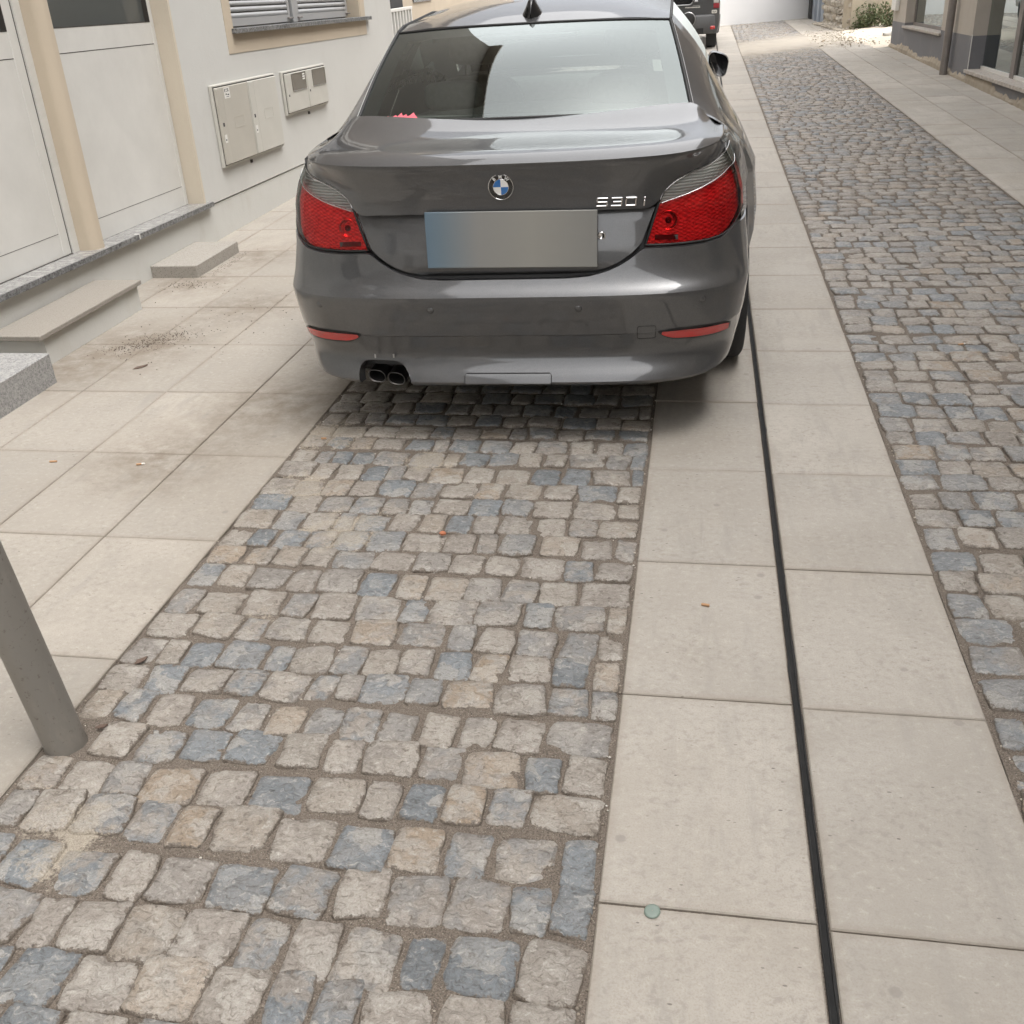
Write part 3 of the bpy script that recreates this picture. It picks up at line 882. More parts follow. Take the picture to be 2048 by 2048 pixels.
for (y, z) in ((8.92, 0.655), (7.56, 0.45)):
    hb('wall_plug', 'joint_dark', 0.0, 0.012, y - 0.012, y + 0.012, z - 0.012, z + 0.01)

# ---- steps
st = empty('stone_step', (XL, 4.66, 0)); tag(st, 'long step with brown stone slab on a white plastered base under the doors', 'step')
box('step_slab', 'step_stone', st, 0.0, 0.292, -0.488, 0.508, 0.141, 0.166, 0.003)
box('step_base', 'plinth_plaster', st, 0.0, 0.264, -0.43, 0.498, -0.06, 0.1415)
st2 = tag(box('stone_step', 'grey_granite', None, -3.32, -2.95, 3.20, 4.006, -0.05, 0.143, 0.004), 'lowest speckled grey granite step block at left edge of the photo', 'step')
st3 = tag(box('stone_step', 'concrete', None, -3.40, -3.085, 5.81, 6.45, -0.05, 0.0755, 0.004), 'low loose concrete step block on the pavement below the second door', 'step')

# ------------------------------------------------------------------ next house with the railing (behind the left one)
N2 = empty('house', (-4.6, 16.0, 0)); tag(N2, 'beige house set back beyond the white house with white stair railing', 'house')
bb = B(); bb.box(-5, 0, -2.6, 10.0, -0.4, 6.5); bb.mk('wall', 'ochre_plaster', N2)
box('window', 'door_glass', N2, 0.001, 0.02, 1.4, 2.6, 1.25, 2.6)
box('roof', 'travertine_sill', N2, -5.2, 0.3, -2.8, 10.2, 6.5, 6.66)
box('dark_backing', 'dark_room', N2, -0.2, 0.012, -2.4, 0.75, 0.1, 3.0)  # dark panel added on the wall so gaps between the bars look dark
rl = empty('stair_railing', (-4.5, 15.6, 0)); tag(rl, 'white metal stair railing with upright bars beyond the white house', 'railing')
box('top_rail', 'pvc_white', rl, -0.02, 0.02, -0.15, 1.3, 1.17, 1.215, 0.006)
box('bottom_rail', 'pvc_white', rl, -0.015, 0.015, -0.15, 1.3, 0.25, 0.28)
bar = None
for k in range(9):
    y = -0.1 + k * 0.165
    if bar is None: bar = box('bar', 'pvc_white', rl, -0.022, 0.022, y - 0.022, y + 0.022, 0.0, 1.17)
    else: dup(bar, rl, (bar.location.x, y, bar.location.z))

# ------------------------------------------------------------------ right house
R = empty('house', (XR, 16.0, 0), (-0.018, 0, 0))
tag(R, 'shop house with grey painted base, beige wall and large shop window', 'house')
def rb(name, mat, x0, x1, y0, y1, z0, z1, parent=None, bev=0.0):
    return box(name, mat, parent or R, x0, x1, y0 - 16, y1 - 16, z0, z1, bev)
RT = 8.0
holesR = [(16.98, 20.03, 0.49, 2.2), (9.6, 15.02, 0.135, 2.6), (2.0, 3.2, 0.9, 2.4), (5.5, 6.7, 0.9, 2.4)]
up_, lo_ = B(), B()
for (a, b_, c_, d_) in wall_rects(holesR, -14.0, 21.3, 0.53, 2.9):
    up_.add([(0, a - 16, c_), (0, b_ - 16, c_), (0, b_ - 16, d_), (0, a - 16, d_)], [(3, 2, 1, 0)])
for (a, b_, c_, d_) in wall_rects(holesR, -14.0, 21.3, -0.3, 0.53):
    lo_.add([(0, a - 16, c_), (0, b_ - 16, c_), (0, b_ - 16, d_), (0, a - 16, d_)], [(3, 2, 1, 0)])
for (yy, fl) in ((21.3, 1), (-14.0, 0)):
    for (bq, z0, z1) in ((up_, 0.53, RT), (lo_, -0.3, 0.53)):
        q = [(0, yy - 16, z0), (6, yy - 16, z0), (6, yy - 16, z1), (0, yy - 16, z1)]
        bq.add(q, [(3, 2, 1, 0) if fl else (0, 1, 2, 3)])
tp_ = B()
for (a, b_, c_, d_) in wall_rects(holesR, -14.0, 21.3, 2.9, RT):
    tp_.add([(0, a - 16, c_), (0, b_ - 16, c_), (0, b_ - 16, d_), (0, a - 16, d_)], [(3, 2, 1, 0)])
tp_.mk('upper_wall', 'tan_render', R)
up_.mk('wall', 'beige_plaster', R); lo_.mk('painted_base', 'grey_paint', R)
rb('roof', 'travertine_sill', -0.25, 6.2, -14.2, 21.5, RT, RT + 0.12)
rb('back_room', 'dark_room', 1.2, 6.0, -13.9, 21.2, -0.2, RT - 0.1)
rb('floor', 'concrete', 0.17, 1.2, 9.6, 15.0, -0.1, 0.12)
# window
wr = empty('window', (0, 17 - 16, 0.49)); wr.parent = R
box('window_reveal', 'beige_plaster', wr, 0.001, 0.17, 3.03, 3.06, 0.045, 1.7)
box('window_reveal', 'grey_paint', wr, 0.0005, 0.17, 3.03, 3.06, 0.0, 0.044)
box('window_sill', 'travertine_sill', wr, -0.035, 0.17, -0.05, 3.09, -0.035, 0.001, 0.003)
box('window_frame', 'pipe_metal', wr, 0.14, 0.17, -0.02, 3.03, 0.001, 0.05)
box('window_frame', 'pipe_metal', wr, 0.14, 0.17, 2.94, 3.03, 0.05, 1.7)
box('window_frame', 'pipe_metal', wr, 0.14, 0.17, -0.02, 0.05, 0.05, 1.7)
box('pane', 'shop_glass', wr, 0.155, 0.161, 0.05, 2.94, 0.05, 1.7)
# shopfront
sf = empty('shopfront', (0, 12 - 16, 0.135)); sf.parent = R
box('door_reveal', 'beige_plaster', sf, 0.001, 0.18, 3.02, 3.05, 0.395, 2.465)
box('door_reveal', 'grey_paint', sf, 0.0005, 0.18, 3.02, 3.05, 0.0, 0.394)
box('step_slab', 'travertine_sill', sf, -0.04, 0.22, -2.4, 3.06, -0.04, 0.002, 0.003)
box('edge_strip', 'pvc_white', sf, -0.004, 0.003, 3.008, 3.022, 0.0, 0.41)
box('frame_rail', 'pvc_white', sf, 0.15, 0.20, -2.4, 3.0, 0.002, 0.04)
for yy in (1.40, -0.4):
    box('frame_post', 'pipe_metal', sf, 0.14, 0.20, yy, yy + 0.16, 0.002, 2.4, 0.003)
for (a, b_) in ((1.56, 3.0), (-0.24, 1.40), (-2.4, -0.4)):
    box('pane', 'shop_glass', sf, 0.17, 0.177, a, b_, 0.04, 2.4)
# ragged mortar foot of the wall
rgm = np.random.RandomState(5)
rows = []
y = 4.0
while y <= 21.3:
    h = 0.085 + 0.035 * math.sin(y * 2.3) + rgm.uniform(-0.025, 0.03)
    if y > 20.6: h = 0.06
    rows.append([(-0.02 - rgm.uniform(0, 0.02), y - 16, -0.35), (-0.018 - rgm.uniform(0, 0.015), y - 16, h * 0.5 + 0.018 * (y - 16)), (-0.004, y - 16, h + 0.018 * (y - 16)), (0.002, y - 16, h + 0.01 + 0.018 * (y - 16))])
    y += 0.06
B().grid(rows, flip=True).mk('mortar_foot', 'mortar', R)
dp = B(); dp.tube([(XR - 0.085, 16.05, 0.0), (XR - 0.085, 16.05, 5.5)], 0.052, 14)
dp = dp.mk('downpipe', 'pipe_metal', None, True); tag(dp, 'brown metal downpipe standing in front of the grey and beige wall', 'downpipe')
bx2 = tag(box('wall_box', 'pvc_white', None, XR - 0.07, XR - 0.001, 20.75, 21.2, 0.62, 1.1, 0.01), 'small white box on corner of the beige wall above the weeds', 'box')
for (a, b_) in ((2.0, 3.2), (5.5, 6.7)):
    rb('pane', 'door_glass', 0.06, 0.08, a, b_, 0.9, 2.4)

# ------------------------------------------------------------------ end of the street
far_h = []
def facade(name, label, pts, mat, h, cat='house', depth=3.0, z0=-0.4):
    """house or wall from a polyline of its street side (near to far), solid"""
    o = empty(name, (pts[0][0], pts[0][1], 0)); tag(o, label, cat)
    ox, oy = pts[0]
    P_ = [(x - ox, y - oy) for x, y in pts]
    d = Vector((P_[-1][0] - P_[0][0], P_[-1][1] - P_[0][1])).normalized(); nrm = Vector((d.y, -d.x))
    back = [(P_[-1][0] + nrm.x * depth, P_[-1][1] + nrm.y * depth), (P_[0][0] + nrm.x * depth, P_[0][1] + nrm.y * depth)]
    ring = P_ + back
    n = len(ring)
    bb = B(); bb.add([(x, y, z) for z in (z0, h) for (x, y) in ring], [(i, (i + 1) % n, n + (i + 1) % n, n + i) for i in range(n)] + [tuple(range(n, 2 * n))])
    bb.mk('wall', mat, o)
    return o
# ruin of rubble stone with an old rendered corner
ruin = facade('ruined_wall', 'old rubble stone wall with crumbling render above the weeds', [(3.30, 26.5), (3.03, 29.75)], 'old_render', 2.6, 'wall', 3.0)
rgr = np.random.RandomState(9)
stone_me = []
bbv = None
def rock_geo(rg, sx, sy, sz):
    v, f = [], []
    n = 7
    v.append((0, 0, -sz / 2))
    for (zz, sc) in ((-0.33, 0.82), (0.1, 1.0), (0.38, 0.7)):
        for k in range(n):
            a = 2 * math.pi * k / n
            r = sc * rg.uniform(0.8, 1.1)
            v.append((sx / 2 * r * math.cos(a), sy / 2 * r * math.sin(a), sz * zz))
    v.append((0, 0, sz / 2))
    for k in range(n): f.append((0, 1 + (k + 1) % n, 1 + k))
    for r in range(2):
        for k in range(n): f.append((1 + r * n + k, 1 + r * n + (k + 1) % n, 1 + (r + 1) * n + (k + 1) % n, 1 + (r + 1) * n + k))
    for k in range(n): f.append((1 + 2 * n + k, 1 + 2 * n + (k + 1) % n, len(v) - 1))
    return v, f
def rubble_mat():
    n = NT('rubble_stone')
    r = n.rnd()
    p = n.pos()
    c = n.ramp(r, [(0.0, (0.46, 0.39, 0.30)), (0.3, (0.58, 0.53, 0.45)), (0.6, (0.40, 0.36, 0.30)), (1.0, (0.68, 0.62, 0.53))])
    c = n.mix(n.ramp(n.noise(p, 12, 4, 0.7), [(0.4, 0.5), (0.65, 0.0)]), c, (0.20, 0.17, 0.13))
    n.set(Base_Color=c, Roughness=0.95)
    MAT['rubble_stone'] = n.m
rubble_mat()
variants = [rock_geo(rgr, 0.16, 0.30, 0.16) for _ in range(5)]
protos = []
k = 0
for zi in range(12):
    t = 0.0
    while t < 0.97:
        L_ = rgr.uniform(0.07, 0.15)
        yv = t + L_ / 2
        x = 3.30 - 0.27 * yv - 3.30; y = 3.25 * yv
        vi = rgr.randint(5)
        if len(protos) <= vi or protos[vi] is None:
            while len(protos) <= vi: protos.append(None)
            protos[vi] = mesh('stone', variants[vi][0], variants[vi][1], 'rubble_stone', ruin, False, loc=(x, y, 0.02 + zi * 0.17)); o = protos[vi]
        else: o = dup(protos[vi], ruin, (x, y, 0.02 + zi * 0.17 + rgr.uniform(-0.02, 0.02)))
        o.scale = (1, L_ * 3.25 / 0.30 * 0.95, rgr.uniform(0.8, 1.15))
        o.rotation_euler = (rgr.uniform(-0.15, 0.15), 0, 0.083)
        t += L_
# side wall of the ruin facing the camera with a blue grey door
sw = facade('ruin_side_wall', 'rendered side wall of the ruin behind the weeds', [(3.34, 26.52), (4.1, 27.6)], 'old_render', 2.5, 'wall', -0.25)
bd = tag(box('gate', 'far_blue', None, 4.12, 5.6, 27.7, 27.8, -0.3, 2.2), 'blue grey metal gate behind the weeds beside the shop house', 'gate')
fb = facade('house', 'blue grey rendered house with doorway beyond the rubble wall', [(3.02, 29.85), (2.86, 34.4)], 'far_blue', 3.1)
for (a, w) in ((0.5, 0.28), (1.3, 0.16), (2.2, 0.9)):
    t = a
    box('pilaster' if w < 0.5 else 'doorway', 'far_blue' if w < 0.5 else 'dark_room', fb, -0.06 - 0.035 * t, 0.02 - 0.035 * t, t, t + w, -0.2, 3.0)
fw = facade('house', 'pale pinkish house front at far end of the right pavement', [(2.85, 34.5), (2.70, 35.7), (2.30, 35.85)], 'far_pink', 3.2)
bb = tag(B().tube([(2.17, 35.62, 0), (2.17, 35.62, 3.3)], 0.055, 10).mk('downpipe', 'black_plastic', None, True), 'dark downpipe at the corner beside the white garage front', 'downpipe')
gw = facade('garage', 'bright white garage front closing the end of the street', [(2.45, 35.95), (2.14, 35.75), (0.42, 34.55), (-6.0, 30.2)], 'garage_white', 3.4, 'garage', -3.0)
gp = Vector((2.14 - 2.45, 35.75 - 35.95, 0)); gd = Vector((0.42 - 2.14, 34.55 - 35.75, 0)).normalized()
gn = Vector((gd.y, -gd.x, 0))
if gn.y > 0: gn = -gn
def on_garage(name, mat, a0, a1, z0, z1, t):
    q = [gp + gd * a + gn * t for a in (a0, a1)] + [gp + gd * a + gn * (-0.01) for a in (a0, a1)]
    v = [(p.x, p.y, z) for z in (z0, z1) for p in q]
    return mesh(name, v, [(0, 1, 5, 4), (1, 3, 7, 5), (0, 4, 6, 2), (4, 5, 7, 6), (0, 2, 3, 1)], mat, gw)
on_garage('door_joint', 'joint_dark', 0.62, 0.65, 0.0, 3.0, 0.004)
on_garage('garage_door', 'garage_white', 0.70, 2.6, 0.05, 2.6, 0.012)
on_garage('door_handle', 'pipe_metal', 1.55, 1.66, 0.28, 0.31, 0.03)
on_garage('bolt', 'pipe_metal', 1.70, 1.72, 0.24, 0.26, 0.02)
# left side beyond the railing house: garden wall to close the view behind the van
lw = facade('garden_wall', 'pale garden wall on the left beyond the parked cars', [(-4.4, 27.5), (-4.4, 26.2)], 'far_white', 2.2, 'wall', -1.0)

# rubble, sand and weeds
spill_v = []
rgs = np.random.RandomState(31)
bbs = B()
def spill_mat():
    n = NT('spill')
    p = n.pos()
    c = n.mix(n.noise(p, 5, 5, 0.7), (0.52, 0.44, 0.345), (0.72, 0.66, 0.57))
    c = n.mix(n.ramp(n.noise(p, 30, 4, 0.7), [(0.5, 0.0), (0.7, 0.7)]), c, (0.42, 0.35, 0.26))
    n.set(Base_Color=c, Roughness=0.95)
    MAT['spill'] = n.m
spill_mat()
NXs, NYs = 34, 30
xs = np.linspace(2.2, 7.0, NXs); ys = np.linspace(21.2, 27.4, NYs)
vs = []
for y in ys:
    for x in xs:
        edge = min(1.0, max(0.0, (x - 2.35 - 0.5 * abs(y - 24.2) / 3.0) / 1.2))
        z = -0.02 + edge * (0.03 + 0.12 * min(1, (x - 2.2) / 2.5)) + rgs.uniform(-0.012, 0.012) * (0.3 + edge)
        vs.append((x, y, z))
fs = [(j * NXs + i, j * NXs + i + 1, (j + 1) * NXs + i + 1, (j + 1) * NXs + i) for j in range(NYs - 1) for i in range(NXs - 1)]
so = mesh('rubble_ground', vs, fs, 'spill', None, True); tag(so, kind='structure')
V, F = [], []
for k in range(620):
    x = 2.1 + rgs.gamma(2.0, 0.55); y = 24.0 + rgs.normal() * 1.3
    if x > 6.5 or y < 21.5 or y > 28: continue
    s = rgs.uniform(0.008, 0.028) * (1.8 if rgs.rand() < 0.10 else 1)
    v, f = rock_geo(rgs, s * 1.4, s * 1.4, s)
    k0 = len(V); zb = 0.0 + 0.05 * max(0, min(1, (x - 2.6) / 1.5))
    V += [(a[0] + x, a[1] + y, a[2] + zb + s * 0.3) for a in v]; F += [tuple(i + k0 for i in q) for q in f]
for k in range(220):      # stones and bits along the foot of the ruin
    t = rgs.rand(); x = 3.28 - 0.27 * t - rgs.uniform(0, 0.3); y = 26.4 + 3.3 * t
    s = rgs.uniform(0.02, 0.06)
    v, f = rock_geo(rgs, s * 1.5, s * 1.5, s); k0 = len(V)
    V += [(a[0] + x, a[1] + y, a[2] + s * 0.35) for a in v]; F += [tuple(i + k0 for i in q) for q in f]
tag(mesh('rubble', V, F, 'rubble_stone'), 'pale broken stones and sand spilled over the pavement by the ruin', 'rubble', kind='stuff')
# thin sand film drifting across the road; its pale tone also paints a sun patch
def sand_film_mat():
    n = NT('sand_film')
    p = n.pos()
    c = n.mix(n.noise(p, 8, 4, 0.7), (0.47, 0.425, 0.36), (0.58, 0.53, 0.46))
    n.t.nodes.remove(n.b)
    df = n.node('ShaderNodeBsdfDiffuse'); n.put(df.inputs[0], c)
    tr = n.node('ShaderNodeBsdfTransparent')
    mx = n.node('ShaderNodeMixShader')
    q = n.mapv(p, (1, 1, 0))
    sp = n.node('ShaderNodeSeparateXYZ'); n.put(sp.inputs[0], p)
    # centre line of the drift: y falls from 26 at x=2.6 to 22.3 at x=0.7
    yc = n.math('ADD', n.math('MULTIPLY', sp.outputs[0], 1.1), 21.4)
    d = n.math('ABSOLUTE', n.math('SUBTRACT', sp.outputs[1], yc))
    m = n.math('ADD', n.math('MULTIPLY', n.sstep(d, 4.0, 0.0), 0.95), n.math('MULTIPLY', n.math('SUBTRACT', n.noise(p, 3.0, 5, 0.7), 0.5), 0.9))
    n.put(mx.inputs[0], n.math('MULTIPLY', n.sstep(m, 0.0, 1.0), 0.75)); n.link(tr.outputs[0], mx.inputs[1]); n.link(df.outputs[0], mx.inputs[2])
    n.link(mx.outputs[0], n.out.inputs['Surface'])
    MAT['sand_film'] = n.m
sand_film_mat()
sf_ = mesh('sand', [(0.70, 16.5, 0.006), (3.35, 16.5, 0.006), (3.35, 31, 0.006), (0.70, 31, 0.006)], [(0, 1, 2, 3)], 'sand_film')
tag(sf_, 'thin pale sand drifted across the road from the rubble', 'sand', kind='stuff')
bag = B()
rows = []
for i in range(9):
    t = i / 8; w = 0.26 * math.sin(math.pi * min(1, max(0.02, t))) ** 0.5
    rows.append([(3.55 + 0.55 * t + 0.05 * math.sin(7 * t), 23.2 + w * math.cos(a) * 1.3, 0.10 + 0.10 * math.sin(a) * (w / 0.26) + 0.02 * math.sin(9 * t + a * 3)) for a in [2 * math.pi * k / 10 for k in range(10)]])
tag(bag.grid(rows, close=True).mk('plastic_sheet', 'label_white', None, True), 'crumpled pale plastic sheet lying on the rubble by the shop corner', 'plastic sheet')
simple('leaf', (0.085, 0.105, 0.045), 0.7, var=0.35, scale=9)
simple('stem', (0.17, 0.13, 0.08), 0.8)
def weed(cx, cy, h, spread, n, label, seed):
    rg = np.random.RandomState(seed)
    o = empty('weed_bush', (cx, cy, 0.02)); tag(o, label, 'weeds', 'weeds at the foot of the ruin')
    tb = B(); V, F = [], []
    for s in range(n):
        a = rg.uniform(0, 6.28); r = spread * math.sqrt(rg.rand())
        bx, by = r * 0.35 * math.cos(a), r * 0.35 * math.sin(a)
        tip = Vector((r * math.cos(a), r * math.sin(a), h * rg.uniform(0.45, 1.0)))
        pts = [(bx, by, 0.0), tuple(Vector((bx, by, 0)).lerp(tip, 0.5) + Vector((0, 0, 0.06))), tuple(tip)]
        tb.tube(pts, [0.006, 0.004, 0.002], 4)
        for k in range(26):
            t = rg.uniform(0.2, 1.0)
            p = Vector((bx, by, 0)).lerp(tip, t) + Vector(rg.normal(size=3)) * 0.05
            L_ = rg.uniform(0.025, 0.05)
            d = Vector(rg.normal(size=3)).normalized(); e = d.cross(Vector(rg.normal(size=3))).normalized() * L_ * 0.45
            k0 = len(V)
            V += [tuple(p - d * L_), tuple(p + e), tuple(p + d * L_), tuple(p - e)]; F.append((k0, k0 + 1, k0 + 2, k0 + 3))
    tb.mk('stems', 'stem', o)
    tag(mesh('leaves', V, F, 'leaf', o), kind='stuff')
weed(3.72, 26.2, 0.55, 0.42, 26, 'tall green weeds growing against the rendered ruin wall', 41)
weed(4.10, 25.6, 0.60, 0.42, 26, 'green weeds growing beside the corner of the shop house', 42)
weed(3.50, 26.35, 0.16, 0.30, 12, 'low sprawling weeds at the corner foot of the ruin', 43)

simple('lamp_slot_grey', (0.34, 0.33, 0.32), 0.6)

# ------------------------------------------------------------------ the parked saloon
CAR = empty('parked_car', (-0.671, 3.41, 0.0), (0, 0, math.radians(2.0)))
tag(CAR, 'dark grey metallic saloon parked on the cobbled strip, seen from behind', 'car')
NE, LC = 4.2, 0.60
_t = np.linspace(0, 1, 400)
_xx = np.concatenate([np.linspace(0, 0.93, 200), 1 - 0.07 * (np.linspace(1, 0, 200)[1:]) ** 2])
_yy = 1 - np.clip(1 - _xx ** NE, 0, 1) ** (1 / NE)
_s = np.concatenate([[0], np.cumsum(np.hypot(np.diff(_xx) * 0.87, np.diff(_yy) * LC))])
SM = _s[-1]
def Xh(s): return np.interp(abs(s), _s, _xx)
def Yh(s): return np.interp(abs(s), _s, _yy)
def s_of_x(xh): return float(np.interp(xh, _xx, _s))
def s_of_y(yh): return float(np.interp(yh, _yy, _s))
WZ = ([0.20, 0.25, 0.30, 0.36, 0.45, 0.56, 0.65, 0.72, 0.80, 0.87, 0.93, 1.0, 1.05], [0.80, 0.822, 0.842, 0.858, 0.872, 0.882, 0.876, 0.868, 0.862, 0.856, 0.838, 0.81, 0.78])
BPZ = [0.225, 0.240, 0.252, 0.275, 0.292, 0.312, 0.335, 0.360, 0.425, 0.4262, 0.431, 0.50, 0.560, 0.572, 0.582, 0.605, 0.630, 0.665, 0.72, 0.80]
BPY = [0.070, 0.004, -0.006, 0.006, 0.020, 0.034, 0.044, 0.043, 0.0225, 0.0195, 0.0185, 0.008, 0.000, 0.001, 0.008, 0.030, 0.046, 0.060, 0.074, 0.085]
LPZ, LPY = [0.70, 0.73, 0.85, 0.92, 0.96, 1.02], [0.088, 0.089, 0.100, 0.116, 0.132, 0.165]
def wz(z): return float(np.interp(z, *WZ))
def Sp(s, z, prof='b', off=0.0):
    """point on the wrapped rear end: s arc position (sign = side), z height; off pushes outwards"""
    yr = float(np.interp(z, BPZ, BPY)) if prof == 'b' else (float(np.interp(z, LPZ, LPY)) if prof == 'l' else 0.0)
    sg = -1 if s < 0 else 1
    a = abs(s); w = wz(z)
    if a <= SM:
        x, y = w * float(Xh(a)), yr + LC * float(Yh(a))
        # outward normal in plan
        e = 0.01
        x2, y2 = w * float(Xh(a + e)), LC * float(Yh(a + e)); x1, y1 = w * float(Xh(max(0, a - e))), LC * float(Yh(max(0, a - e)))
        tx, ty = x2 - x1, y2 - y1; L_ = math.hypot(tx, ty) or 1
        x += off * ty / L_; y -= off * tx / L_
    else:
        x, y = w + 0.018 * min(1, (a - SM) / 0.2) + off, yr + LC + (a - SM)
    return (sg * x, y, z)
def sx_(x, z): return s_of_x(min(0.9995, x / wz(z)))
def interp_curve(pts, n, closed=False):
    """smooth resample of a polyline by chord length (Catmull-Rom)"""
    P_ = np.array(pts, float)
    d = np.concatenate([[0], np.cumsum(np.linalg.norm(np.diff(P_, axis=0), axis=1))])
    t = np.linspace(0, d[-1], n)
    out = np.zeros((n, P_.shape[1]))
    m = np.gradient(P_, d, axis=0) if len(P_) > 2 else np.repeat([(P_[1] - P_[0]) / d[-1]], 2, axis=0)
    for i, tt in enumerate(t):
        k = min(len(d) - 2, max(0, np.searchsorted(d, tt) - 1))
        h = d[k + 1] - d[k]; u = (tt - d[k]) / h
        out[i] = (2 * u ** 3 - 3 * u ** 2 + 1) * P_[k] + (u ** 3 - 2 * u ** 2 + u) * h * m[k] + (-2 * u ** 3 + 3 * u ** 2) * P_[k + 1] + (u ** 3 - u ** 2) * h * m[k + 1]
    return out
def sheet(name, rows, mat, parent, flip=False, edge=0.0, edgedir=(0, 1, 0), smooth=True, angle=38):
    """open patch; its rim is turned in by `edge` along edgedir so that shut lines have depth"""
    rows = [[tuple(p) for p in r] for r in rows]
    if edge:
        ed = Vector(edgedir) * edge
        def off(r): return [tuple(Vector(p) + ed) for p in r]
        rows = [off(rows[0])] + rows + [off(rows[-1])]
        rows = [[tuple(Vector(r[0]) + (ed if 0 < i < len(rows) - 1 else Vector((0, 0, 0))))] + r + [tuple(Vector(r[-1]) + (ed if 0 < i < len(rows) - 1 else Vector((0, 0, 0))))] for i, r in enumerate(rows)]
    return B().grid(rows, flip=flip).mk(name, mat, parent, smooth, angle=angle)

# ---- bumper: rows from the lower edge up, columns from left to right
S_END = SM + 0.04
xs_b = sorted(set([round(v, 4) for v in list(np.linspace(-S_END, S_END, 150))] + [-s_of_x(v / 0.83) for v in (0.580, 0.5765, 0.573, 0.568, 0.56, 0.545, 0.53, 0.50, 0.47, 0.45, 0.43, 0.41, 0.395, 0.383, 0.375, 0.370, 0.3665, 0.363)]))
def bump_bot(s):
    a = abs(s)
    z = np.interp(a, [0, 0.55, 0.72, 0.85, SM * 0.78, SM * 0.88, SM * 0.96, SM * 1.02, S_END], [0.238, 0.240, 0.246, 0.258, 0.275, 0.305, 0.345, 0.40, 0.47])
    x = -abs(float(Xh(s))) * 0.83 if s < 0 else float(Xh(s)) * 0.83
    if -0.577 < x < -0.366:
        u = (x + 0.4715) / 0.1055
        z = max(z, 0.238 + 0.086 * max(0, 1 - abs(u) ** 4.5) ** 0.5)
    return float(z)
TOPX = [0.0, 0.22, 0.30, 0.36, 0.41, 0.45, 0.475, 0.492, 0.52, 0.62, 0.70, 0.76]
TOPZ = [0.6245, 0.6245, 0.6295, 0.643, 0.662, 0.685, 0.703, 0.713, 0.7135, 0.7105, 0.7125, 0.720]
def bump_top(s):
    a = abs(s)
    xh = float(Xh(a)) * 0.868
    z = float(np.interp(xh, TOPX, TOPZ))
    s0 = s_of_x(0.76 / 0.868)
    if a > s0: z = float(np.interp(a, [s0, s0 + 0.09, SM * 0.95, S_END], [0.720, 0.755, 0.752, 0.735]))
    return z
levels = [0.0, 0.02, 0.05, 0.08, 0.11, 0.14, 0.18, 0.22, 0.28, 0.35, 0.42]
rows = []
zlv = [0.238, 0.246, 0.255, 0.268, 0.282, 0.294, 0.304, 0.315, 0.327, 0.342, 0.36, 0.39, 0.4235, 0.4262, 0.430, 0.46, 0.50, 0.535, 0.556, 0.566, 0.572, 0.577, 0.583, 0.592, 0.602, 0.612, 0.624, 0.64, 0.665, 0.69, 0.715, 0.76]
for zl in zlv:
    row = []
    for s in xs_b:
        zb, zt = bump_bot(s), bump_top(s)
        row.append(Sp(s, min(max(zl, zb), zt), 'b'))
    rows.append(row)
# lower edge turned under, upper edge turned in
rows = [[(p[0] * 0.985, p[1] + 0.05, p[2] - 0.006) for p in rows[0]]] + [[(p[0] * 0.998, p[1] + 0.012, p[2] - 0.006) for p in rows[0]]] + rows
rows += [[(p[0] * 0.995, p[1] + 0.02, p[2] + 0.001) for p in rows[-1]]]
bumper = B().grid(rows).mk('rear_bumper', 'car_paint', CAR, True, angle=24)

# dark inner shell behind all shut lines
rows = []
for z in np.linspace(0.30, 0.985, 20):
    row = []
    for s in np.linspace(-SM, SM, 60) * (1.0 if z > 0.6 else 0.78):
        x, y, _ = Sp(s, z, 'l')
        add = 0.045 if z > 0.72 else 0.035
        row.append((x * 0.965, (y if z > 0.72 else Sp(s, z, 'b')[1]) + add, z))
    rows.append(row)
B().grid(rows).mk('body_shell', 'black_plastic', CAR, True)

# ---- boot lid, lower part with the plate recess
NB = 61
def lid_bottom(t):
    x = 0.484 * t
    z = float(np.interp(abs(x), [0, 0.22, 0.30, 0.36, 0.41, 0.45, 0.484], [0.6335, 0.6335, 0.639, 0.653, 0.674, 0.70, 0.733]))
    return x, z
rows = []
for v in np.linspace(0, 1, 15):
    row = []
    for t in np.linspace(-1, 1, NB):
        xb, zb = lid_bottom(t)
        xt, zt = 0.529 * t, 0.8445
        x, z = xb + (xt - xb) * v, zb + (zt - zb) * v
        y = np.interp(z, [0.633, 0.645, 0.66, 0.72, 0.80, 0.845], [0.078, 0.066, 0.063, 0.072, 0.094, 0.112])
        y += 0.60 * (1 - (1 - min(0.99, abs(x) / 0.868) ** NE) ** (1 / NE))
        row.append((x, float(y), float(z)))
    rows.append(row)
lid = sheet('boot_lid', rows, 'car_paint', CAR, edge=0.025)
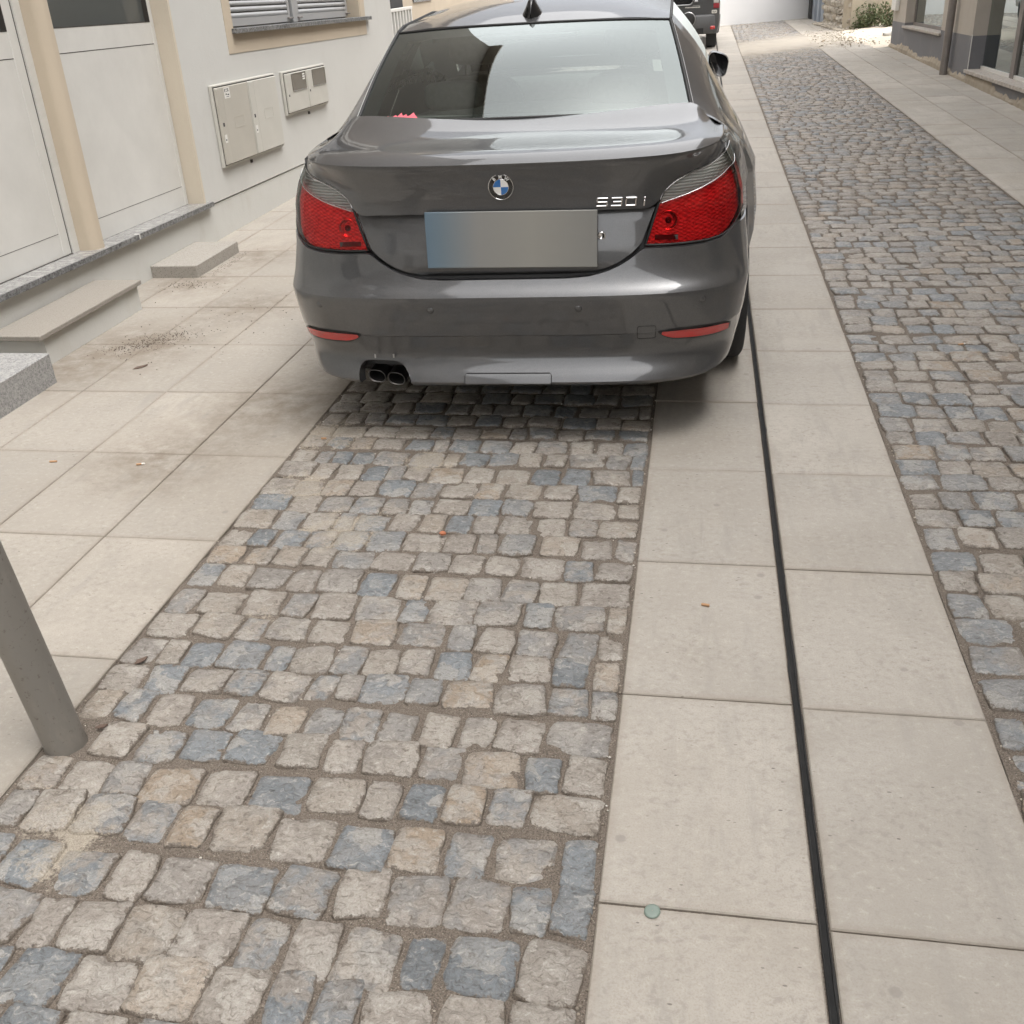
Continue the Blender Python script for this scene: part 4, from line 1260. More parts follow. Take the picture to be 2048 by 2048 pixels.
# ---- boot lid, upper part
LIPX = [0, 0.25, 0.45, 0.58, 0.66, 0.71, 0.745, 0.765, 0.775]
LIPY = [0.048, 0.050, 0.062, 0.090, 0.140, 0.210, 0.310, 0.42, 0.62]
LIPZ = [1.017, 1.018, 1.021, 1.024, 1.027, 1.029, 1.031, 1.032, 1.035]
lipc = interp_curve(list(zip(LIPX, LIPY, LIPZ)), 60)
def lamp_y(x, z): return Sp(sx_(x, z), z, 'l')[1]
low = [(0, 0.073, 0.851), (0.30, 0.075, 0.851), (0.44, 0.084, 0.851), (0.515, 0.100, 0.852), (0.541, lamp_y(0.541, 0.868) - 0.004, 0.868), (0.556, lamp_y(0.556, 0.890) - 0.004, 0.890), (0.588, lamp_y(0.588, 0.923) - 0.004, 0.923),
       (0.65, lamp_y(0.65, 0.950) - 0.003, 0.950), (0.71, lamp_y(0.71, 0.966) - 0.002, 0.966), (0.752, lamp_y(0.752, 0.985) - 0.001, 0.985), (0.772, 0.34, 1.012)]
lowc = interp_curve(low, 46)
# the lip as far forward as y = 0.34
upc = interp_curve([p for p in zip(LIPX, LIPY, LIPZ) if p[1] < 0.33] + [(0.750, 0.335, 1.0312)], 46)
rows = []
for v in np.linspace(0, 1, 13):
    half = []
    for a, b_ in zip(lowc, upc):
        p = a + (b_ - a) * v
        p[1] += 0.010 * math.sin(math.pi * v) + (0.006 * (max(0, v - 0.9) / 0.1) ** 2)
        half.append(tuple(p))
    rows.append([(-p[0], p[1], p[2]) for p in half[:0:-1]] + half)
lidu = sheet('boot_lid_upper', rows, 'car_paint', CAR, edge=0.02)
# ---- deck of the boot
def gl_base(x): return 0.555 + 0.15 * min(1.0, abs(x) / 0.66) ** 2.2
PD, PH = [0, 0.02, 0.05, 0.09, 0.14, 0.22, 0.32, 0.42, 0.51, 0.6], [0, 0.0085, 0.0185, 0.0255, 0.029, 0.032, 0.041, 0.059, 0.081, 0.10]
rows = []
xd = [0.775 * math.sin(math.pi / 2 * t) for t in np.linspace(0, 1, 40)]
xd = [-x for x in xd[:0:-1]] + xd
for v in [0, 0.012, 0.03, 0.06, 0.10, 0.15, 0.21, 0.28, 0.36, 0.45, 0.55, 0.65, 0.75, 0.85, 0.93, 1.0]:
    row = []
    for x in xd:
        ax = abs(x)
        yl = float(np.interp(ax, lipc[:, 0], lipc[:, 1])); zl = float(np.interp(ax, lipc[:, 0], lipc[:, 2]))
        yg = gl_base(ax) if ax < 0.66 else 0.705 - 0.085 * (ax - 0.66) / 0.115
        yg = max(yg, yl + 0.001)
        y = yl + (yg - yl) * v
        d = y - yl
        rise = float(np.interp(d, PD, PH)) * (1 - 0.18 * (ax / 0.775) ** 4)
        edge = min(1.0, (0.778 - ax) / 0.09)
        row.append((x, y, zl + rise * max(0.25, edge)))
    rows.append(row)
B().grid(rows).mk('boot_deck', 'car_paint', lidu, True, angle=45)

# ---- quarter panels, doors, sides
YS = [0.335, 0.45, 0.56, 0.625, 0.66, 0.705, 0.80, 0.92, 1.05, 1.19, 1.32]
SEC = {0.335: [(0.751, 1.0312), (0.762, 1.014), (0.775, 0.985), (0.804, 0.935), (0.832, 0.85)],
       0.45: [(0.767, 1.0325), (0.780, 1.019), (0.797, 0.989), (0.825, 0.937), (0.850, 0.85)],
       0.56: [(0.774, 1.034), (0.790, 1.024), (0.811, 0.995), (0.840, 0.940), (0.864, 0.85)],
       0.625: [(0.776, 1.036), (0.792, 1.028), (0.815, 1.000), (0.847, 0.942), (0.872, 0.85)],
       0.66: [(0.735, 1.058), (0.772, 1.042), (0.812, 1.005), (0.848, 0.943), (0.875, 0.85)],
       0.705: [(0.662, 1.087), (0.728, 1.064), (0.795, 1.014), (0.850, 0.944), (0.880, 0.85)],
       0.80: [(0.642, 1.146), (0.712, 1.100), (0.798, 1.022), (0.862, 0.946), (0.908, 0.85)],
       0.92: [(0.621, 1.220), (0.700, 1.152), (0.798, 1.034), (0.872, 0.948), (0.925, 0.85)],
       1.05: [(0.598, 1.300), (0.690, 1.205), (0.804, 1.045), (0.882, 0.950), (0.936, 0.85)],
       1.19: [(0.575, 1.379), (0.676, 1.262), (0.812, 1.056), (0.886, 0.952), (0.937, 0.85)],
       1.32: [(0.578, 1.398), (0.680, 1.285), (0.816, 1.062), (0.888, 0.953), (0.934, 0.85)],
       2.0: [(0.585, 1.428), (0.700, 1.290), (0.822, 1.060), (0.878, 0.945), (0.904, 0.84)],
       2.6: [(0.580, 1.410), (0.695, 1.270), (0.815, 1.040), (0.872, 0.930), (0.900, 0.83)],
       3.0: [(0.605, 1.300), (0.690, 1.200), (0.800, 1.010), (0.860, 0.910), (0.890, 0.81)],
       3.35: [(0.655, 1.080), (0.70, 1.05), (0.775, 0.980), (0.840, 0.890), (0.875, 0.79)],
       3.7: [(0.690, 0.985), (0.73, 0.972), (0.785, 0.940), (0.835, 0.870), (0.865, 0.77)],
       4.2: [(0.650, 0.910), (0.70, 0.898), (0.755, 0.870), (0.805, 0.810), (0.835, 0.72)],
       4.6: [(0.560, 0.800), (0.60, 0.79), (0.645, 0.765), (0.690, 0.72), (0.720, 0.65)]}
AX_R, AX_F, ZA, RA = 1.015, 3.90, 0.322, 0.356
ks = sorted(SEC)
def sec(y):
    k = 0
    while k < len(ks) - 2 and ks[k + 1] < y: k += 1
    u = (y - ks[k]) / (ks[k + 1] - ks[k])
    a, b_ = np.array(SEC[ks[k]]), np.array(SEC[ks[k + 1]])
    return a + (b_ - a) * u
def side_rows(y, n_up=14, n_lo=16):
    K = sec(y)
    upc_ = interp_curve(K, n_up)
    x0, z0 = K[-1]
    # lower boundary
    if y < 0.662: zb = np.interp(y, [0.335, 0.45, 0.662], [0.757, 0.752, 0.735])
    else: zb = 0.235 if y < 4.35 else 0.30
    for ax in (AX_R, AX_F):
        if abs(y - ax) < RA: zb = max(zb, ZA + math.sqrt(RA ** 2 - (y - ax) ** 2))
    flare = 0.012 * max(0, 1 - abs(y - AX_R) / 0.5) + 0.012 * max(0, 1 - abs(y - AX_F) / 0.5)
    lo = []
    for t in np.linspace(0, 1, n_lo)[1:]:
        z = z0 + (zb - z0) * t
        x = x0 + np.interp(z, [0.2, 0.30, 0.42, 0.56, 0.7, z0], [-0.045, -0.02, 0.0, 0.010, 0.009, 0]) + flare * min(1, max(0, (0.8 - z) / 0.2))
        lo.append((x, z))
    return [(p[0], p[1]) for p in upc_], lo
ysq = sorted(set(list(np.round(np.arange(0.335, 1.33, 0.035), 3)) + YS + [0.6615, 0.6625, 0.67, 0.68]))
def side_sheet(name, ys, mat, parts='both', sgn=1):
    rows = []
    for y in ys:
        upp, lo = side_rows(y)
        pts = (upp + lo) if parts == 'both' else (upp if parts == 'up' else upp[-8:] + lo)
        rows.append([(sgn * p[0], y, p[1]) for p in pts])
    return B().grid(rows, flip=(sgn < 0)).mk(name, mat, CAR, True, angle=40)
for sg in (1, -1):
    side_sheet('quarter_panel', ysq, 'car_paint', 'both', sg)
    arch = [AX_R - RA, AX_R + RA]
    ys2 = sorted(set([1.322] + list(np.round(np.arange(1.36, 2.06, 0.035), 3)) + [2.06]))
    side_sheet('rear_door', ys2, 'car_paint', 'lo', sg)
    ys3 = sorted(set([2.065] + list(np.round(np.arange(2.1, 3.36, 0.05), 3)) + [3.36]))
    side_sheet('front_door', ys3, 'car_paint', 'lo', sg)
    ys4 = sorted(set([3.365] + list(np.round(np.arange(3.4, 4.62, 0.035), 3))))
    side_sheet('front_wing', [y for y in ys4 if y <= 4.6], 'car_paint', 'both', sg)
    # side glass and pillars
    def glass_rows(y0, y1, n, f0=0.03, f1=0.80, inset=0.0):
        rr = []
        for y in np.linspace(y0, y1, n):
            upp, _ = side_rows(y, 14)
            c_ = np.array(upp); d = np.linspace(0, 1, 14)
            row = []
            for f in np.linspace(f0, f1, 9):
                x = np.interp(f * 0.62, d, c_[:, 0]); z = np.interp(f * 0.62, d, c_[:, 1])
                row.append((sg * (x - inset), y, z))
            rr.append(row)
        return rr
    B().grid(glass_rows(1.36, 2.02, 14), flip=(sg < 0)).mk('side_window', 'car_glass', CAR, True)
    B().grid(glass_rows(2.16, 3.28, 20), flip=(sg < 0)).mk('side_window', 'car_glass', CAR, True)
    B().grid(glass_rows(1.32, 1.36, 3, 0, 1.0), flip=(sg < 0)).mk('pillar_trim', 'black_gloss', CAR, True)
    B().grid(glass_rows(2.02, 2.16, 4, 0, 1.0), flip=(sg < 0)).mk('pillar_trim', 'black_gloss', CAR, True)
    B().grid(glass_rows(3.28, 3.365, 4, 0, 1.0), flip=(sg < 0)).mk('pillar_trim', 'car_paint', CAR, True)
    B().grid(glass_rows(1.36, 3.28, 24, 0.80, 1.0), flip=(sg < 0)).mk('waist_trim', 'black_gloss', CAR, True)
    B().grid(glass_rows(1.36, 3.28, 24, 0.0, 0.03), flip=(sg < 0)).mk('waist_trim', 'black_gloss', CAR, True)
    # inner trim of the rear pillar
    rr = []
    for y in np.linspace(0.72, 1.40, 12):
        upp, _ = side_rows(min(y, 1.31), 14)
        rr.append([(sg * (p[0] - 0.045), y, p[1] - 0.012) for p in upp[:10]])
    B().grid(rr).mk('pillar_lining', 'interior_grey', CAR, True)

# ---- roof, rear screen, windscreen, bonnet, nose
GX0, GX1 = 0.656, 0.571
def screen_pt(t, v, off=0.0):
    """t -1..1 across, v 0 (base) .. 1 (roof)"""
    a = abs(t)
    xb, yb, zb = 0.657 * t, 0.560 + 0.148 * a ** 2.2, 1.1015 - 0.0155 * a ** 2
    xt, yt, zt = 0.572 * t, 1.118 + 0.072 * a ** 2.2, 1.394 - 0.016 * a ** 2.5
    x, y, z = xb + (xt - xb) * v, yb + (yt - yb) * v, zb + (zt - zb) * v
    bow = 0.016 * math.sin(math.pi * v) + 0.018 * (1 - a ** 2) * math.sin(math.pi * v)
    return (x, y - bow * 0.45 - off * 0.45, z + bow * 0.9 + off * 0.9)
TT = list(np.linspace(-1, 1, 49))
B().grid([[screen_pt(t, v) for t in TT] for v in np.linspace(0, 1, 24)]).mk('rear_screen', 'car_glass', CAR, True)
def frit_band(t0, t1, v0, v1, n=20, m=8):
    return [[screen_pt(t, v, -0.004) for t in np.linspace(t0, t1, n)] for v in np.linspace(v0, v1, m)]
fb_ = B()
fb_.grid(frit_band(-1, -0.88, 0, 1, 6, 24)); fb_.grid(frit_band(0.88, 1, 0, 1, 6, 24))
fb_.grid(frit_band(-0.88, 0.88, 0.87, 1, 40, 5)); fb_.grid(frit_band(-0.88, 0.88, 0, 0.035, 40, 3))
fb_.mk('screen_border', 'frit', CAR, True)
for sg in (-1, 1):
    B().tube([screen_pt(sg * 1.004, v, 0.002) for v in np.linspace(0, 1.0, 24)], 0.007, 6).mk('screen_seal', 'black_rubber', CAR, True)
    pts = [screen_pt(sg * 1.018, v, 0.004) for v in np.linspace(0.02, 1.0, 24)]
    B().tube(pts, 0.0014, 5).mk('screen_trim', 'alloy', CAR, True)
B().tube([screen_pt(t, 1.003, 0.001) for t in np.linspace(-1, 1, 30)], 0.005, 6).mk('screen_seal', 'black_rubber', CAR, True)
B().tube([screen_pt(t, -0.004, -0.001) for t in np.linspace(-1, 1, 30)], 0.006, 6).mk('screen_seal', 'black_rubber', CAR, True)
# roof
rows = []
for v in np.linspace(0, 1, 22):
    row = []
    for t in np.linspace(-1, 1, 41):
        a = abs(t)
        y0 = 1.121 + 0.072 * a ** 2.2
        y = y0 + (2.75 - y0) * v
        K = sec(max(1.19, y))[0]
        xr, zr = K
        zc = float(np.interp(y, [1.12, 1.25, 1.45, 1.75, 2.1, 2.5, 2.75], [1.397, 1.432, 1.466, 1.492, 1.498, 1.478, 1.445]))
        fe = a ** 2.6
        row.append((xr * t, y, zc + (min(zr, zc) - zc) * fe))
    rows.append(row)
B().grid(rows).mk('roof', 'car_paint', CAR, True)
for sg in (-1, 1):
    B().tube([(sg * (sec(max(1.19, y))[0][0] + 0.001), y, sec(max(1.19, y))[0][1] + 0.002) for y in np.linspace(1.195, 2.74, 26)], 0.006, 6).mk('roof_gutter', 'black_rubber', CAR, True)
# windscreen
B().grid([[((sec(2.75)[0][0] * (1 - v) + 0.66 * v) * t, (2.75 + 0.66 * v) + 0.10 * (1 - abs(t) ** 2) * v, 1.445 + (1.04 - 1.445) * v - 0.03 * abs(t) ** 2.5 * (1 - v)) for t in np.linspace(-1, 1, 20)] for v in np.linspace(0, 1, 10)]).mk('windscreen', 'car_glass', CAR, True)
rows = []
for v in np.linspace(0, 1, 12):
    row = []
    for t in np.linspace(-1, 1, 21):
        y = 3.38 + (4.6 - 3.38) * v
        K = sec(y)[0]
        row.append((K[0] * t, y + 0.14 * (1 - abs(t) ** 2) * (1 if v > 0.9 else v), K[1] + 0.035 * (1 - abs(t) ** 2.5)))
    rows.append(row)
B().grid(rows).mk('bonnet', 'car_paint', CAR, True)
rows = []
for z in np.linspace(0.22, 0.80, 12):
    row = []
    for s in np.linspace(-SM, SM, 40):
        x, y, _ = Sp(s, z, 'n')
        row.append((x * 0.985, 4.80 - y * 0.75, z))
    rows.append(row)
B().grid(rows, flip=True).mk('front_bumper', 'car_paint', CAR, True)
box('underbody', 'black_plastic', CAR, -0.60, 0.60, 0.45, 4.5, 0.19, 0.34)  # plain dark box, added to block light and deepen the shadow below
box('boot_floor', 'black_plastic', CAR, -0.66, 0.66, 0.16, 0.9, 0.26, 0.40)
# shark fin aerial
rows = []
for i, t in enumerate(np.linspace(0, 1, 12)):
    y = 1.17 + 0.17 * t
    hgt = 0.068 * math.sin(math.pi * (0.08 + 0.92 * (1 - t) ** 0.75)) if t > 0 else 0.02
    hgt = [0.028, 0.058, 0.066, 0.068, 0.066, 0.061, 0.054, 0.045, 0.034, 0.022, 0.011, 0.002][i]
    wd = [0.010, 0.026, 0.033, 0.036, 0.037, 0.037, 0.036, 0.034, 0.030, 0.025, 0.016, 0.004][i]
    z0 = float(np.interp(y, [1.12, 1.25, 1.45], [1.396, 1.431, 1.465]))
    rows.append([(wd * 1.15, y, z0 - 0.004), (wd * 0.75, y, z0 + hgt * 0.35), (wd * 0.36, y, z0 + hgt * 0.8), (0, y, z0 + hgt), (-wd * 0.36, y, z0 + hgt * 0.8), (-wd * 0.75, y, z0 + hgt * 0.35), (-wd * 1.15, y, z0 - 0.004)])
rows = [[(p[0] * 0.2, 1.168, min(p[2], rows[0][0][2] + 0.02)) for p in rows[0]]] + rows
B().grid(rows).mk('roof_aerial', 'black_gloss', CAR, True)

# ---- rear lamps
def lamp(sg):
    L = empty('rear_lamp', (sg * 0.65, 0.15, 0.72)); L.parent = CAR
    ox = Vector((sg * 0.65, 0.15, 0.72))
    s_end = s_of_y(0.44)
    bot = [(sx_(0.497, 0.7215), 0.7215), (sx_(0.56, 0.719), 0.719), (sx_(0.65, 0.719), 0.719), (sx_(0.72, 0.721), 0.721), (sx_(0.765, 0.728), 0.728), (sx_(0.80, 0.745), 0.745), (sx_(0.825, 0.772), 0.772), (s_end, 0.80)]
    spl = [(sx_(0.5395, 0.8555), 0.8555), (sx_(0.585, 0.868), 0.868), (sx_(0.64, 0.882), 0.882), (sx_(0.695, 0.899), 0.899), (sx_(0.745, 0.919), 0.919), (sx_(0.782, 0.94), 0.940), (sx_(0.806, 0.957), 0.957), (s_end, 0.968)]
    top = [(sx_(0.541, 0.858), 0.858), (sx_(0.552, 0.883), 0.883), (sx_(0.587, 0.917), 0.917), (sx_(0.65, 0.9445), 0.9445), (sx_(0.71, 0.960), 0.960), (sx_(0.752, 0.979), 0.979), (sx_(0.780, 0.998), 0.998), (s_end, 1.010)]
    N_ = 36
    bc, sc_, tc = interp_curve(bot, N_), interp_curve(spl, N_), interp_curve(top, N_)
    def patch(a, b_, n, off, shrink=0.0):
        rr = []
        for v in np.linspace(shrink, 1 - shrink, n):
            row = []
            for i in range(N_):
                q = a[i] + (b_[i] - a[i]) * v
                p = Vector(Sp(q[0], q[1], 'l', off)); row.append((sg * p.x - ox.x, p.y - ox.y, p.z - ox.z))
            rr.append(row)
        return rr
    fl = sg < 0
    B().grid(patch(bc, sc_, 14, 0.0), flip=fl).mk('red_lens', 'red_lens', L, True)
    B().grid(patch(sc_, tc, 9, 0.0), flip=fl).mk('clear_lens', 'smoke_lens', L, True)
    B().grid(patch(bc, sc_, 14, -0.016), flip=fl).mk('reflector', 'lamp_red_inner', L, True)
    B().grid(patch(sc_, tc, 9, -0.014), flip=fl).mk('clear_reflector', 'lamp_clear_inner', L, True)
    # rim
    def pt(q, off): p = Vector(Sp(q[0], q[1], 'l', off)); return (sg * p.x - ox.x, p.y - ox.y, p.z - ox.z)
    rim = [pt(q, -0.003) for q in bc[::-1]] + [pt(bc[0] + (tc[0] - bc[0]) * v, -0.003) for v in (0.25, 0.5, 0.75)] + [pt(q, -0.003) for q in tc[:4]]
    B().tube(rim, 0.005, 6).mk('lamp_seal', 'black_rubber', L, True)
    B().tube([pt(q, 0.0008) for q in sc_[1:]], 0.0016, 5).mk('lens_edge', 'chrome' , L, True)
    B().tube([pt(q, 0.001) for q in tc[1:]], 0.0018, 5).mk('lens_edge', 'chrome', L, True)
    # round bulb bowl
    bx, bz = 0.578, 0.798
    c_ = Vector(Sp(sx_(bx, bz), bz, 'l', -0.0115)); c_ = (sg * c_.x - ox.x, c_.y - ox.y, c_.z - ox.z)
    B().lathe([(0.0345, 0.0), (0.033, -0.002), (0.031, -0.001), (0.028, 0.003), (0.022, 0.007), (0.012, 0.010), (0.002, 0.011)], 28, 'y', c_).mk('bulb_bowl', 'lamp_bowl', L, True)
    B().lathe([(0.011, 0.004), (0.0105, -0.003), (0.001, -0.004)], 14, 'y', c_).mk('bulb', 'lamp_dark', L, True)
    p0 = Vector(Sp(sx_(0.57, 0.742), 0.742, 'l', -0.003))
    box('lamp_slot', 'lamp_dark', L, sg * p0.x - ox.x - 0.040, sg * p0.x - ox.x + 0.040, p0.y - ox.y + 0.004, p0.y - ox.y + 0.010, p0.z - ox.z - 0.008, p0.z - ox.z + 0.008)
    return L
for sg in (1, -1): lamp(sg)

# ---- bumper reflectors, sensors, covers
for sg in (1, -1):
    bq = [(0.546, 0.4265), (0.560, 0.415), (0.585, 0.403), (0.65, 0.395), (0.71, 0.392), (0.765, 0.3915), (0.803, 0.394)]
    tq = [(0.546, 0.4290), (0.60, 0.4305), (0.65, 0.4305), (0.70, 0.4290), (0.745, 0.4265), (0.785, 0.4225), (0.806, 0.415)]
    for (nm, mt, grow, off) in (('reflector_frame', 'black_plastic', 1.0, 0.0035), ('bumper_reflector', 'reflector_red', 0.0, 0.0065)):
        a = interp_curve([(sx_(x, z), z) for x, z in bq], 22); b_ = interp_curve([(sx_(x, z), z) for x, z in tq], 22)
        rr = []
        for v in np.linspace(-0.16, 1.16, 6) if grow else np.linspace(0.04, 0.96, 6):
            row = []
            for i in range(22) if grow else range(1, 21):
                q = a[i] + (b_[i] - a[i]) * v
                p = Sp(q[0], q[1], 'b', off); row.append((sg * p[0], p[1], p[2]))
            rr.append(row)
        B().grid(rr, flip=(sg < 0)).mk(nm, mt, bumper, True)
    for (x, z) in ((0.267, 0.5285), (0.699, 0.538)):
        p = Sp(sx_(x, z), z, 'b', 0.0)
        ang = -0.22 if x > 0.5 else -0.02
        o = B().lathe([(0.0125, 0.001), (0.0125, -0.0008), (0.0112, -0.0010)], 20, 'y').mk('sensor_ring', 'black_plastic', bumper, True, loc=(sg * p[0], p[1], p[2])); o.rotation_euler.z = sg * -ang
        o = B().lathe([(0.0110, -0.0004), (0.0100, -0.0012), (0.001, -0.0014)], 20, 'y').mk('parking_sensor', 'car_paint', bumper, True, loc=(sg * p[0], p[1], p[2])); o.rotation_euler.z = sg * -ang
def wrap_rect(name, mat, x0, x1, z0, z1, off, r=0.008, line=None):
    """rounded rectangle laid on the bumper; line -> only an outline tube"""
    pts = []
    for (cx, cz, a0) in ((x1 - r, z1 - r, 0), (x0 + r, z1 - r, 90), (x0 + r, z0 + r, 180), (x1 - r, z0 + r, 270)):
        for k in range(5):
            a = math.radians(a0 + 22.5 * k); pts.append((cx + r * math.cos(a), cz + r * math.sin(a)))
    if line:
        P_ = []
        for i in range(len(pts)):
            a, b_ = pts[i], pts[(i + 1) % len(pts)]
            for k in range(4): P_.append((a[0] + (b_[0] - a[0]) * k / 4, a[1] + (b_[1] - a[1]) * k / 4))
        def Q(x, z): p = Sp(sx_(abs(x), z), z, 'b', off); return (p[0] * (1 if x >= 0 else -1), p[1], p[2])
        return B().tube([Q(*p) for p in P_], line, 5, closed=True).mk(name, mat, bumper, True)
    rr = []
    for z in np.linspace(z0, z1, 7):
        rr.append([(lambda p: (p[0] * (1 if x >= 0 else -1), p[1], p[2]))(Sp(sx_(abs(x), z), z, 'b', off)) for x in np.linspace(x0, x1, 20)])
    return sheet(name, rr, mat, bumper, edge=0.006)
wrap_rect('tow_cover_seam', 'black_rubber', 0.473, 0.538, 0.403, 0.453, 0.0003, 0.007, 0.0014)
wrap_rect('tow_hitch_cover', 'car_paint', -0.158, 0.160, 0.236, 0.283, 0.003)
wrap_rect('cover_seam', 'black_rubber', -0.160, 0.162, 0.225, 0.285, 0.0015, 0.010, 0.0017)
# ---- exhaust
ex = empty('exhaust', (-0.481, 0.10, 0.252)); ex.parent = CAR
for cx in (-0.035, 0.040):
    rows = []
    for (sc, y) in ((1.0, 0.22), (1.0, -0.018), (0.99, -0.026), (0.93, -0.027), (0.88, -0.02), (0.86, 0.03), (0.84, 0.12), (0.02, 0.125)):
        rows.append([(cx + (0.0335 if cx < 0 else 0.0335) * sc * math.copysign(abs(math.cos(a)) ** 0.8, math.cos(a)), y, (0.0 if cx < 0 else -0.011) + 0.0245 * sc * math.copysign(abs(math.sin(a)) ** 0.8, math.sin(a)) - 0.16 * (cx * 0 + 0.0335 * sc * math.cos(a))) for a in [2 * math.pi * k / 28 for k in range(28)]])
    B().grid(rows[:5], close=True).mk('tail_pipe', 'exhaust_steel', ex, True)
    B().grid(rows[4:], close=True).mk('pipe_bore', 'exhaust_dark', ex, True)
box('exhaust_shield', 'black_plastic', ex, -0.12, 0.13, 0.10, 0.24, 0.04, 0.085)
box('silencer', 'exhaust_dark', ex, -0.20, 0.25, 0.16, 0.5, -0.045, 0.05, 0.02)

# ---- plate, badge, lettering, lock
pl = B().box(-0.301, 0.301, -0.004, 0.004, -0.0965, 0.0965, 0.002).mk('number_plate', 'plate_print', CAR, loc=(0.0335, 0.046, 0.7645))
pl.rotation_euler = (math.radians(-3), math.radians(0.6), 0)
bdg = empty('roundel', (0.006, 0.068, 0.939), ); bdg.parent = CAR
bdg.rotation_euler = (math.radians(5), 0, 0)
B().lathe([(0.0445, 0.004), (0.0445, -0.002), (0.0435, -0.0042), (0.0420, -0.0042), (0.0415, -0.003)], 40, 'y').mk('badge_ring', 'chrome', bdg, True)
B().lathe([(0.0418, -0.003), (0.027, -0.0036), (0.001, -0.0038)], 40, 'y').mk('badge_disc', 'roundel_black', bdg, True)
B().lathe([(0.0275, -0.0036), (0.0272, -0.0046), (0.0262, -0.0046), (0.026, -0.0038)], 36, 'y').mk('badge_ring', 'chrome', bdg, True)
for k in range(4):
    v = [(0, -0.0044, 0)]
    for i in range(9):
        a = math.radians(90 * k + 90 * i / 8); v.append((0.0262 * math.cos(a), -0.0044, 0.0262 * math.sin(a)))
    mesh('badge_quarter', v, [(0, i, i + 1) for i in range(1, 9)], 'roundel_blue' if k in (1, 3) else 'roundel_white', bdg)
for (ch, a) in (('B', 38), ('M', 0), ('W', -38)):
    r = 0.0345; al = math.radians(a)
    text_mesh('badge_letter', ch, 0.0150, 'roundel_white', bdg, (-r * math.sin(al), -0.0046, r * math.cos(al)), (math.pi / 2, 0, 0), 0.0004, 1.0, 0.0004).rotation_euler = (math.pi / 2, -al, 0)
B().lathe([(0.0142, 0.0), (0.0142, -0.003), (0.010, -0.004), (0.0095, -0.002), (0.001, -0.002)], 22, 'y').mk('boot_lock', 'chrome', CAR, True, loc=(0.3465, 0.084, 0.762))
def digit(name, segs, x, w, h):
    """angular chrome model lettering, one mesh per character"""
    bb = B()
    for (u0, v0, u1, v1) in segs:
        a, b_ = Vector((u0 * w, v0 * h)), Vector((u1 * w, v1 * h))
        t = 0.0028
        x0, x1 = min(a.x, b_.x) - t, max(a.x, b_.x) + t; z0, z1 = min(a.y, b_.y) - t, max(a.y, b_.y) + t
        sh = 0.10
        bb.box(x0, x1, -0.0035, 0.006, z0, z1, 0.0016)
    bb.v = [(p[0] + 0.12 * p[2], p[1], p[2]) for p in bb.v]
    return bb.mk(name, 'chrome', CAR, loc=(x, 0.0755, 0.8635))
W_, H_ = 0.033, 0.0255
digit('model_character', [(0, 1, 1, 1), (0, 0.5, 0, 1), (0, 0.5, 1, 0.5), (1, 0, 1, 0.5), (0, 0, 1, 0)], 0.3325, W_, H_)
digit('model_character', [(0, 1, 1, 1), (0.2, 0.5, 1, 0.5), (1, 0, 1, 1), (0, 0, 1, 0)], 0.382, W_, H_)
digit('model_character', [(0, 1, 1, 1), (0, 0, 0, 1), (1, 0, 1, 1), (0, 0, 1, 0)], 0.430, W_, H_)
digit('model_character', [(0, 0, 0, 0.6), (0, 0.95, 0, 1.0)], 0.492, W_, H_)
for k in range(2):
    box('wear_mark', 'lamp_slot_grey', bumper, -0.505 + 0.071 * k, -0.500 + 0.071 * k, 0.0365, 0.040, 0.338, 0.352)

# ---- wheels, mirror, handles
def wheel(x, y, sg):
    w = empty('wheel', (x, y, 0.322)); w.parent = CAR
    hw = 0.120
    prof = [(0.225, -hw * 0.82), (0.262, -hw * 0.98), (0.295, -hw), (0.312, -hw * 0.90), (0.3205, -hw * 0.72), (0.3215, -hw * 0.33), (0.3155, -hw * 0.31), (0.3155, -hw * 0.27), (0.322, -hw * 0.25), (0.322, hw * 0.25), (0.3155, hw * 0.27), (0.3155, hw * 0.31), (0.3215, hw * 0.33), (0.3205, hw * 0.72), (0.312, hw * 0.90), (0.295, hw), (0.262, hw * 0.98), (0.225, hw * 0.82)]
    B().lathe(prof, 56, 'x').mk('tyre', 'tyre', w, True, angle=35)
    B().lathe([(0.228, sg * hw * 0.8), (0.215, sg * hw * 0.86), (0.205, sg * hw * 0.6), (0.10, sg * hw * 0.45), (0.03, sg * hw * 0.55), (0.001, sg * hw * 0.55)], 40, 'x').mk('rim', 'alloy', w, True)
    for k in range(5):
        a = 2 * math.pi * k / 5 + 0.3
        c_, s_ = math.cos(a), math.sin(a)
        sp = B()
        pr = []
        for (r, t) in ((0.04, 0.03), (0.205, 0.022)):
            pr.append([(sg * hw * 0.62, r * c_ - t * s_, r * s_ + t * c_), (sg * hw * 0.80, r * c_, r * s_), (sg * hw * 0.62, r * c_ + t * s_, r * s_ - t * c_)])
        sp.grid(pr, flip=(sg < 0)); sp.mk('spoke', 'alloy', w)
for (y) in (AX_R, AX_F):
    for sg in (1, -1): wheel(sg * 0.792, y, sg)
